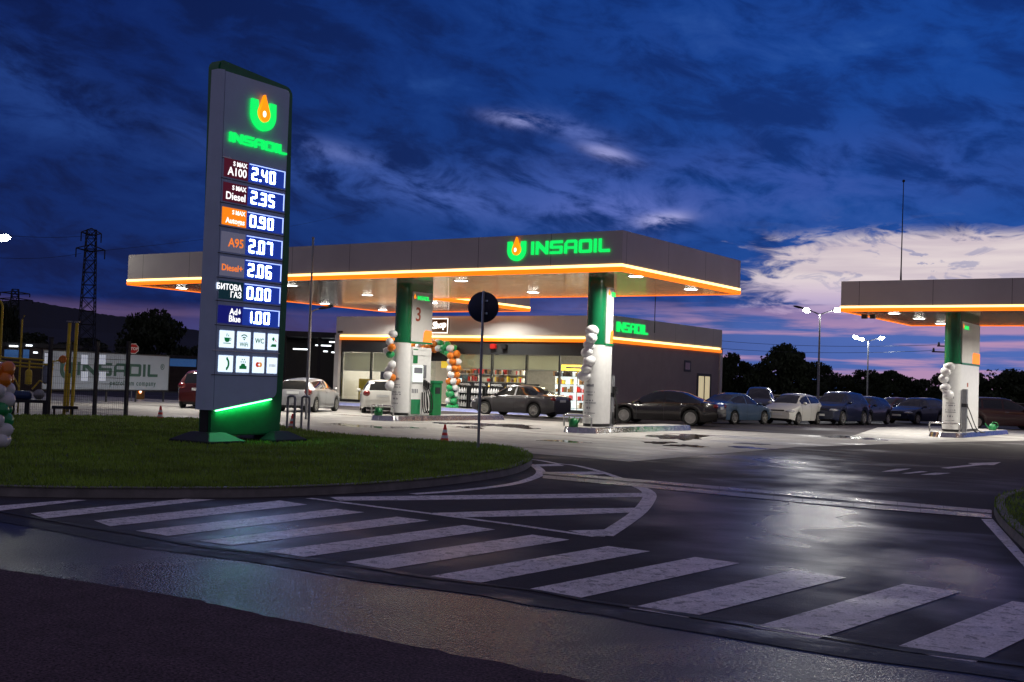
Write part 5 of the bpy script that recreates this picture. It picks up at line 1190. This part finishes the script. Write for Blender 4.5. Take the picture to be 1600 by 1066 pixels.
# stop sign
g = G(205, 627); c = atD(209, 545, math.hypot(g.x, g.y)); t = thing('stop_sign', 'red octagonal STOP sign on a post in front of the banner', 'road sign', (g.x, g.y, 0))
MB().tube([(0, 0, 0), (0, 0, c.z+.1)], .03, 8).build('post', 'grey_metal', t, smooth=60)
Ty = Matrix.Translation((0, 0, c.z)) @ Matrix.Rotation(math.radians(46), 4, 'Z') @ Matrix.Rotation(PI/2, 4, 'X')
pl = MB().ext([Ty @ Vector((.27*math.cos(PI/8+k*PI/4), .27*math.sin(PI/8+k*PI/4), .035)) for k in range(8)], (Ty.to_3x3() @ Vector((0, 0, .012)))).build('sign_plate', 'red', t, smooth=0)
bo = MB()
for k in range(8):
    a, b = PI/8+k*PI/4, PI/8+(k+1)*PI/4; bo.ext([Ty @ Vector((r*math.cos(q), r*math.sin(q), .048)) for r, q in ((.27, a), (.245, a), (.245, b), (.27, b))], Ty.to_3x3() @ Vector((0, 0, .004)))
bo.build('white_border', 'white', pl, smooth=0)
text('STOP', .19, Ty @ Matrix.Translation((0, -.065, .05)), .004, .006, 1, 'CENTER').build('sign_text', 'white', pl, smooth=0)
# small lit orange cabinet
g = G(219, 624); t = thing('lit_orange_cabinet', 'small brown cabinet with a lit white sign near the stop sign', 'cabinet', (g.x, g.y, 0), math.radians(46)); hh = .0
z1 = atD(219, 598, math.hypot(g.x, g.y)).z
MB().box(-.21, .21, -.15, .15, 0, z1).build('cabinet_body', 'orange_box_m' if False else 'wood', t, smooth=0, bevel=.02)
MB().box(-.12, .12, -.165, -.15, z1-.22, z1-.12).build('lit_strip', 'white_led', t, smooth=0); ell(Matrix.Translation((0, -.152, z1-.45)) @ Matrix.Rotation(PI/2, 4, 'X'), .10, .16, .012).build('lit_symbol', 'orange_print', t, smooth=0)
ell(Matrix.Translation((.02, -.160, z1-.45)) @ Matrix.Rotation(PI/2, 4, 'X'), .05, .12, .012).build('lit_symbol', 'white_led', t, smooth=0)
# banner with the company name
D0, D1 = 56., 62.5
p00, p01, p10, p11 = atD(66, 606, D0), atD(66, 547, D0), atD(262, 611, D1), atD(262, 558, D1)
u = (p10-p00); u.z = 0; ww = u.length; u.normalize(); zb0, zb1 = (p00.z+p10.z)/2, (p01.z+p11.z)/2
bb = thing('company_banner', 'long white board with the company name in dark green letters, behind the fence', 'billboard', (p00.x, p00.y, 0)); nrm = Vector((u.y, -u.x, 0))
T = frame(Vector((0, 0, zb0)), u, (0, 0, 1)); hh = zb1-zb0
MB().ext([T @ Vector(q) for q in ((0, 0, 0), (ww, 0, 0), (ww, hh, 0), (0, hh, 0))], -nrm*.05).build('board', 'banner', bb, smooth=0)
fm = MB()
for a, b, c_, d_ in ((0, ww, -.06, 0), (0, ww, hh, hh+.06), (-.06, 0, -.06, hh+.06), (ww, ww+.06, -.06, hh+.06)): fm.ext([T @ Vector(q) for q in ((a, c_, 0), (b, c_, 0), (b, d_, 0), (a, d_, 0))], -nrm*.07)
for k in range(5): fm.ext([T @ Vector(q) for q in ((k*ww/4.1, -zb0, -.1), (k*ww/4.1+.08, -zb0, -.1), (k*ww/4.1+.08, -.06, -.1), (k*ww/4.1, -.06, -.1))], -nrm*.05)
fm.build('frame', 'dark_metal', bb, smooth=0)
k = ww/196.
insaoil(T @ Matrix.Translation((ww*.245, hh*.38, .004)), ww*.655, hh*.36, .012).build('lettering', 'bannergreen', bb, smooth=0)
text('petroleum company', hh*.205, T @ Matrix.Translation((ww*.50, hh*.12, .006)), .004, .004, 1.18).build('small_text', 'bannergreen', bb, smooth=0)
text('®', hh*.24, T @ Matrix.Translation((ww*.925, hh*.60, .006)), .004, .002).build('mark', 'bannergreen', bb, smooth=0)
ring_u(T @ Matrix.Translation((ww*.17, hh*.52, .004)), hh*.26, .012).build('logo_ring', 'bannergreen', bb, smooth=0)
drop(T @ Matrix.Translation((ww*.17, hh*.55, .006)), hh*.26, .014).build('logo_drop', 'bal_orange', bb, smooth=0)
# ================================================================== FENCE AND GAS PLANT
fh = 2.35; fp = [Vector((-31.95, 14.2, 0)), Vector((-31.9, 16.7, 0)), Vector((-31.85, 19.2, 0)), G(74, 655), G(196, 655), Vector((-34.0, 25.0, 0)), Vector((-36.5, 25.7, 0))]
fen = thing('mesh_fence', 'dark wire mesh fence round the yellow gas plant', 'fence', fp[3])
for q in fp: MB().box(q.x-.05, q.x+.05, q.y-.05, q.y+.05, 0, fh+.12).add(*(lambda b: (b.v, b.f))(MB().box(q.x-.06, q.x+.06, q.y-.06, q.y+.06, fh+.12, fh+.15))).build('post', 'dark_metal', fen, smooth=0)
for a, b in zip(fp, fp[1:]):
    d = (b-a); L_ = d.length; d.normalize(); nn_ = Vector((-d.y, d.x, 0)); mb = MB(); nv = int(L_/.065)
    for k in range(1, nv): q = a+d*(L_*k/nv); r = .003; mb.add([q+d*r, q-d*r, q-d*r+Vector((0, 0, fh)), q+d*r+Vector((0, 0, fh))], [(0, 1, 2, 3)])
    for k in range(12): z = .1+k*(fh-.15)/11; r = .0035; mb.add([a+Vector((0, 0, z-r))+nn_*.006, b+Vector((0, 0, z-r))+nn_*.006, b+Vector((0, 0, z+r))+nn_*.006, a+Vector((0, 0, z+r))+nn_*.006], [(0, 1, 2, 3)])
    mb.build('mesh_panel', 'dark_metal', fen, smooth=0, recalc=False)
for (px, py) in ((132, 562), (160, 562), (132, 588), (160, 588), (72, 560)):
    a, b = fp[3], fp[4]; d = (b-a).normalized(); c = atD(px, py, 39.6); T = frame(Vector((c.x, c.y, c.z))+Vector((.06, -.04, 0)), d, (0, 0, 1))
    w_, h_ = (.11, .15) if px > 100 else (.05, .16); MB().ext([T @ Vector(q) for q in ((-w_, -h_, 0), (w_, -h_, 0), (w_, h_, 0), (-w_, h_, 0))], Vector((.01, -.01, 0))).build('notice_plate', 'plate_glow', fen, smooth=0)
anchor(fen)
ur = Vector((math.cos(YAW), math.sin(YAW), 0)); uf = Vector((-math.sin(YAW), math.cos(YAW), 0))
gb = atD(50, 652, 41.5); gas = thing('gas_pump_plant', 'yellow pipework, pump and tanks of the gas plant behind the mesh fence', 'gas plant', (gb.x, gb.y, 0), math.atan2(ur.y, ur.x)+.35)
gb.z = 0
def gx(px): return (px-50)/44.3
def gz(py): return max(0, (652-py)/44.3)
def gpipe(nm, pts, r, m='yellow'): MB().tube([Vector((gx(a), d, gz(b))) for a, b, d in pts], r, 8).build(nm, m, gas, smooth=60)
MB().box(gx(18), gx(72), -.35, .35, gz(634), gz(630)).add(*(lambda b: (b.v, b.f))(MB().box(gx(20), gx(26), -.3, .3, 0, gz(634)))).add(*(lambda b: (b.v, b.f))(MB().box(gx(40), gx(46), -.3, .3, 0, gz(634)))).add(*(lambda b: (b.v, b.f))(MB().box(gx(64), gx(69), -.3, .3, 0, gz(634)))).build('bench', 'dark_metal', gas, smooth=0)
Tm = Matrix.Translation((gx(36), 0, gz(624))) @ Matrix.Rotation(PI/2, 4, 'Y')
MB().lathe([(.10, -.30), (.15, -.26), (.15, .22), (.08, .28)], 16, Tm).build('pump_motor', 'blue_plastic', gas, smooth=40)
MB().lathe([(.08, -.16), (.17, -.12), (.17, .10), (.06, .16)], 16, Matrix.Translation((gx(58), -.05, gz(622))) @ Matrix.Rotation(PI/2, 4, 'X')).build('pump_head', 'grey_metal', gas, smooth=40)
MB().lathe([(.04, 0), (.11, .04), (.11, .42), (.09, .48), (.03, .52), (.03, .80)], 16, Matrix.Translation((gx(43), -.1, gz(609)))).build('gas_filter', 'yellow', gas, smooth=40)
MB().lathe([(.05, 0), (.12, .04), (.12, .55), (.08, .60)], 16, Matrix.Translation((gx(67), 0, gz(606)))).build('meter_vessel', 'banner', gas, smooth=40)
for y, d in ((569, .1), (575, -.1), (580, .0)): gpipe('pipe', [(-20, y, d), (76, y+4, d)], .028)
gpipe('vent_pipe', [(3, 650, .3), (3, 496, .3), (0, 489, .3), (-6, 487, .3)], .035); gpipe('vent_pipe', [(30, 650, .35), (30, 514, .35), (33, 508, .35)], .03)
for x in (95, 105): gpipe('standpipe', [(x-2, 655, .1), (x-1, 600, .1), (x, 516, .1)], .055); MB().lathe([(.10, 0), (.10, .04)], 12, Matrix.Translation((gx(x), .1, gz(515)))).build('pipe_cap', 'grey_metal', gas, smooth=40)
gpipe('pipe', [(98, 645, .0), (98, 590, .0)], .035); gpipe('pipe', [(73, 650, -.1), (74, 575, -.1), (80, 572, -.1), (90, 572, -.1)], .03); gpipe('pipe', [(20, 622, .2), (14, 606, .2), (24, 600, .2), (30, 612, .1)], .03); gpipe('pipe', [(48, 615, .1), (58, 602, .2), (66, 606, .0)], .03)
MB().lathe([(.10, 0), (.13, .03), (.10, .06)], 14, Matrix.Translation((gx(88), -.1, gz(570))) @ Matrix.Rotation(PI/2, 4, 'X')).build('valve_wheel', 'bal_orange', gas, smooth=40)
MB().box(gx(76), gx(112), -.2, .25, gz(642), gz(638)).add(*(lambda b: (b.v, b.f))(MB().box(gx(78), gx(81), -.15, .2, 0, gz(642)))).add(*(lambda b: (b.v, b.f))(MB().box(gx(103), gx(106), -.15, .2, 0, gz(642)))).build('pipe_stand', 'dark_metal', gas, smooth=0)
# ================================================================== BUILDINGS, WALLS, MASTS AND TREES BEHIND
def low_building(name, label, cat, pa, pb, ytop, D, depth, m='brown', lights=(), panes=()):
    a, b = atD(pa, 600, D), atD(pb, 600, D); a.z = b.z = 0; u = (b-a).normalized(); v = Vector((-u.y, u.x, 0)); h = atD((pa+pb)/2, ytop, D).z; L_ = (b-a).length
    t = thing(name, label, cat, a, math.atan2(u.y, u.x)); MB().box(0, L_, 0, depth, 0, h-.25).build('wall', m, t, smooth=0); MB().box(-.2, L_+.2, -.3, depth+.2, h-.245, h).build('roof', 'dark_metal', t, smooth=0)
    for x0, x1, y0, m_ in lights:
        q = atD((x0+x1)/2, y0, D); s0_ = (x0-pa)/(pb-pa)*L_; s1_ = (x1-pa)/(pb-pa)*L_; MB().box(s0_, s1_, -.5, -.42, q.z-.05, q.z+.05).build('strip_light', m_, t, smooth=0)
    for x0, x1, y0, y1, m_ in panes:
        z1, z0 = atD(x0, y0, D).z, atD(x0, y1, D).z; s0_ = (x0-pa)/(pb-pa)*L_; s1_ = (x1-pa)/(pb-pa)*L_; MB().box(s0_, s1_, -.03, -.002, z0, z1).build('window', m_, t, smooth=0)
    return t
M['blue_pane'] = mat('blue pane with painted sky reflection', (.05, .13, .30), .2, var=.1, emis=(.02, .07, .2), es=.55)  # sky reflection painted in as blue colour and a weak glow
low_building('workshop', 'long low dark workshop with blue panes and strip lights behind the gas plant', 'workshop', -60, 120, 536, 82, 12, lights=[(10, 24, 541, 'tube'), (36, 46, 540, 'tube'), (48, 55, 551, 'tube')], panes=[(3, 25, 546, 560, 'blue_pane'), (32, 42, 546, 560, 'blue_pane')])
low_building('shed', 'dark flat shed behind the company banner and the red car', 'shed', 250, 345, 556, 96, 10, panes=[(262, 305, 560, 572, 'blue_pane')])
# open car-wash bay with lit tubes, left of the shop
D = 76; a, b = atD(440, 600, D), atD(548, 600, D); a.z = b.z = 0; u = (b-a).normalized(); h = atD(500, 528, D).z; L_ = (b-a).length
wsh = thing('wash_bay', 'dark open wash bay with lit ceiling tubes left of the shop', 'wash bay', a, math.atan2(u.y, u.x))
MB().box(-.3, L_+.3, -.4, 7.3, h, h+.35).build('roof', 'dark_metal', wsh, smooth=0); MB().box(0, L_, 7, 7.25, 0, h).build('back_wall', 'band', wsh, smooth=0)
for x in (0, L_*.5, L_-.2): MB().box(x, x+.2, 0, .2, 0, h).build('post', 'dark_metal', wsh, smooth=0)
for x0, x1, yy, zz in ((455, 478, 546, .0), (490, 515, 539, 0), (512, 528, 533, 0), (503, 510, 548, 0), (516, 524, 549, 0)):
    q = atD(470, yy, D+1.5); MB().box((x0-440)/108*L_, (x1-440)/108*L_, 1.0, 1.12, min(h-.06, q.z-.04), min(h-.01, q.z+.04)).build('ceiling_tube', 'tube', wsh, smooth=0)
# long low wall behind the cars
a, b = atD(1120, 620, 92), atD(1700, 640, 104); a.z = b.z = 0; u = b-a
wl = thing('boundary_wall', 'long low brown wall behind the parked cars', 'wall', a, math.atan2(u.y, u.x)); MB().box(0, u.length, 0, .2, 0, 1.25).build('wall', 'brown', wl, smooth=0); MB().box(0, u.length, -.05, .25, 1.25, 1.33).build('coping', 'kerb', wl, smooth=0)
# lattice pylons
def lattice(pxt, pyt, D, w0, w1, label, arms, nlev):
    top = atD(pxt, pyt, D); t = thing('transmission_tower', label, 'pylon', (top.x, top.y, -.03), YAW+.5); H = top.z; mb = MB()
    def cr(z): w = w0+(w1-w0)*z/H; return [Vector((sx_*w, sy_*w, z)) for sx_, sy_ in ((-1, -1), (1, -1), (1, 1), (-1, 1))]
    lv = [H*(1-(1-k/nlev)**1.15) for k in range(nlev+1)]
    for k in range(nlev):
        A, B = cr(lv[k]), cr(lv[k+1])
        for i in range(4):
            j = (i+1) % 4; mb.tube([A[i], B[i]], w0*.055, 4); mb.tube([A[i], B[j]], w0*.035, 4); mb.tube([A[j], B[i]], w0*.035, 4); mb.tube([B[i], B[j]], w0*.035, 4)
    mb.build('lattice', 'dark_metal', t, smooth=0)
    for z, l in arms:
        am = MB()
        for s_ in (-1, 1): am.tube([(0, -w1, z-.3), (s_*l, 0, z)], w0*.06, 4); am.tube([(0, w1, z-.3), (s_*l, 0, z)], w0*.06, 4); am.tube([(0, 0, z+.55), (s_*l, 0, z)], w0*.06, 4); am.tube([(s_*l, 0, z), (s_*l, 0, z-1.1)], w0*.07, 5)
        am.build('cross_arm', 'dark_metal', t, smooth=0)
    return t, H
tw, TH = lattice(143, 359, 150, 1.05, .52, 'dark lattice power pylon rising behind the banner at the left', [(atD(143, 361, 150).z-.2, 1.15), (atD(143, 389, 150).z, 1.65)], 12)
lattice(24, 452, 420, 2.6, 1.0, 'far small lattice power pylon against the hills at the left edge', [(atD(24, 458, 420).z, 4.5), (atD(24, 468, 420).z, 5.5)], 8)
def wire(pts, r, label):
    return tag(MB().tube(pts, r, 4, caps=False).build('power_line', 'black', smooth=0), label, 'power line', 'power lines')
def sag(a, b, s_, n=14): return [a.lerp(b, k/n)-Vector((0, 0, s_*4*(k/n)*(1-k/n))) for k in range(n+1)]
for (x, y, x2, y2, D2, lb) in ((127, 396, -200, 372, 95, 'power line from the left end of the lower arm of the lattice pylon'), (158, 392, 560, 330, 330, 'power line running from the lattice pylon behind the price sign'), (155, 366, -200, 330, 95, 'power line from the top arm of the lattice pylon to the left')):
    wire(sag(atD(x, y, 150), atD(x2, y2, D2), 1.0), .022, lb)
pb_ = atD(1488, 600, 118); pp = thing('power_pole', 'wooden power pole with cross arms hidden behind the right column', 'power pole', (pb_.x, pb_.y, 0), YAW)
MB().tube([(0, 0, 0), (0, 0, atD(1490, 520, 118).z)], [.16, .12], 8).build('pole', 'bark', pp, smooth=60)
for (px, py) in ((1455, 550), (1463, 541)):
    q = atD(px, py, 118); l = -(1488-px)/FPX*118/1.07
    MB().box(l, .1, -.06, .06, q.z-.06, q.z+.06).build('cross_arm', 'bark', pp, smooth=0); MB().lathe([(.10, 0), (.13, .1), (.08, .22), (.1, .3)], 8, Matrix.Translation((l+.15, 0, q.z+.06))).build('insulator', 'dark_metal', pp, smooth=40)
for (px, py, p2, y2, lb) in ((1456, 548, 1080, 540, 'lower power line over the trees between the shop and the second canopy'), (1464, 539, 1080, 528, 'upper power line over the trees between the shop and the second canopy')):
    wire(sag(atD(px, py, 118), atD(p2, y2, 150), .5), .02, lb)
# ---- trees
def crown_mesh(seed, n, blobs, leaf):
    rnd = random.Random(seed); vs = []; fs = []
    for k in range(n):
        c, r = blobs[rnd.randrange(len(blobs))]
        while True:
            p = Vector((rnd.uniform(-1, 1), rnd.uniform(-1, 1), rnd.uniform(-1, 1)))
            if .25 < p.length < 1: break
        p = Vector(c)+Vector((p.x*r[0], p.y*r[1], p.z*r[2])); s_ = leaf*rnd.uniform(.5, 1.25)
        u = Vector((rnd.uniform(-1, 1), rnd.uniform(-1, 1), rnd.uniform(-.8, .8))).normalized(); w = u.cross(Vector((rnd.uniform(-1, 1), rnd.uniform(-1, 1), rnd.uniform(-1, 1)))).normalized(); b = len(vs)
        vs += [p-u*s_, p+w*s_*.55, p+u*s_, p-w*s_*.55]; fs.append((b, b+1, b+2, b+3))
    return vs, fs
def blobset(rnd, k):
    """lumps of a unit crown: x, y within -1..1, z within 0..1"""
    out = [((0, 0, .50), (.74, .74, .42)), ((0, 0, .25), (.85, .85, .26)), ((0, 0, .5), (.74, .74, .42))]
    for i in range(k):
        a = rnd.uniform(0, 2*PI); rr = rnd.uniform(.25, .78); z = rnd.uniform(.22, .88); rr *= math.sqrt(max(.12, 1-((z-.42)/.56)**2)); s_ = rnd.uniform(.16, .36)
        out.append(((rr*math.cos(a), rr*math.sin(a), z), (s_, s_, s_*.42)))
    return out
PROTO = []
for k in range(5):
    rnd = random.Random(40+k); t = thing('tree', 'x', 'tree', (0, 0, 0)); bl = blobset(rnd, 26); vs, fs = crown_mesh(k, 9500, bl, .050)
    MB().add(vs, fs).build('crown', 'leaf', t, smooth=0, recalc=False)
    tr = MB().tube([(0, 0, 0), (.01, .02, .2), (0, 0, .45)], [.045, .032, .018], 8)
    for q in range(6): c = bl[1+q][0]; tr.tube([(0, 0, .18+.04*q), (c[0]*.5, c[1]*.5, c[2]*.6+.1), tuple(c)], [.02, .012, .004], 5)
    tr.build('trunk', 'bark', t, smooth=60); PROTO.append(t)
used = set()
def tree(k, px, ptop, wpx, D, label, squash=1.):
    g = atD(px, 600, D); top = atD(px, ptop, D); wd = wpx/FPX*D*1.0/2
    if k not in used: o = PROTO[k]; used.add(k)
    else: o = copy_tree(PROTO[k])
    o.location = (g.x, g.y, -.05); o.scale = (wd, wd*squash, top.z*1.02); o.rotation_euler.z = random.uniform(0, 6); o['label'] = label; o['group'] = 'trees round the station'
    return o
trs = [(0, 228, 484, 122, 130, 'wide round tree behind the company banner, left of the price sign'), (1, 2, 458, 46, 170, 'tall dark tree at the left edge behind the street lamp'),
       (2, 1142, 552, 52, 118, 'dark tree at the back corner of the shop'), (3, 1180, 566, 50, 122, 'low dark tree between the shop corner and the tall street lamp'), (4, 1222, 538, 78, 112, 'largest dark tree, left of the tall street lamp'),
       (0, 1268, 566, 56, 118, 'dark tree directly behind the tall street lamp'), (1, 1306, 578, 52, 126, 'low dark tree between the two street lamps'), (2, 1352, 578, 56, 130, 'dark tree behind the lamp with three lit heads'),
       (3, 1392, 578, 54, 124, 'dark tree right of the lamp with three lit heads'), (4, 1436, 592, 54, 132, 'low dark tree left of the right column'), (0, 1474, 584, 56, 122, 'dark tree partly behind the right column'),
       (1, 1562, 571, 84, 112, 'large dark tree right of the right column'), (2, 1625, 578, 70, 120, 'dark tree at the right edge of the view'), (3, 1518, 590, 50, 135, 'low dark tree seen just past the right column'),
       (4, 120, 528, 110, 190, 'dark bushy tree at the foot of the lattice pylon'), (0, 335, 532, 80, 190, 'dark bushy tree hidden for the most part by the price sign'), (1, 480, 540, 90, 170, 'dark bushy tree behind the wash bay'), (2, 40, 520, 90, 200, 'dark bushy tree behind the workshop')]
for k, px, pt, w_, D_, lb in trs: tree(k, px, pt, w_*(1.45 if px > 1000 else 1.1), D_+(45 if px > 1000 else 0), lb)
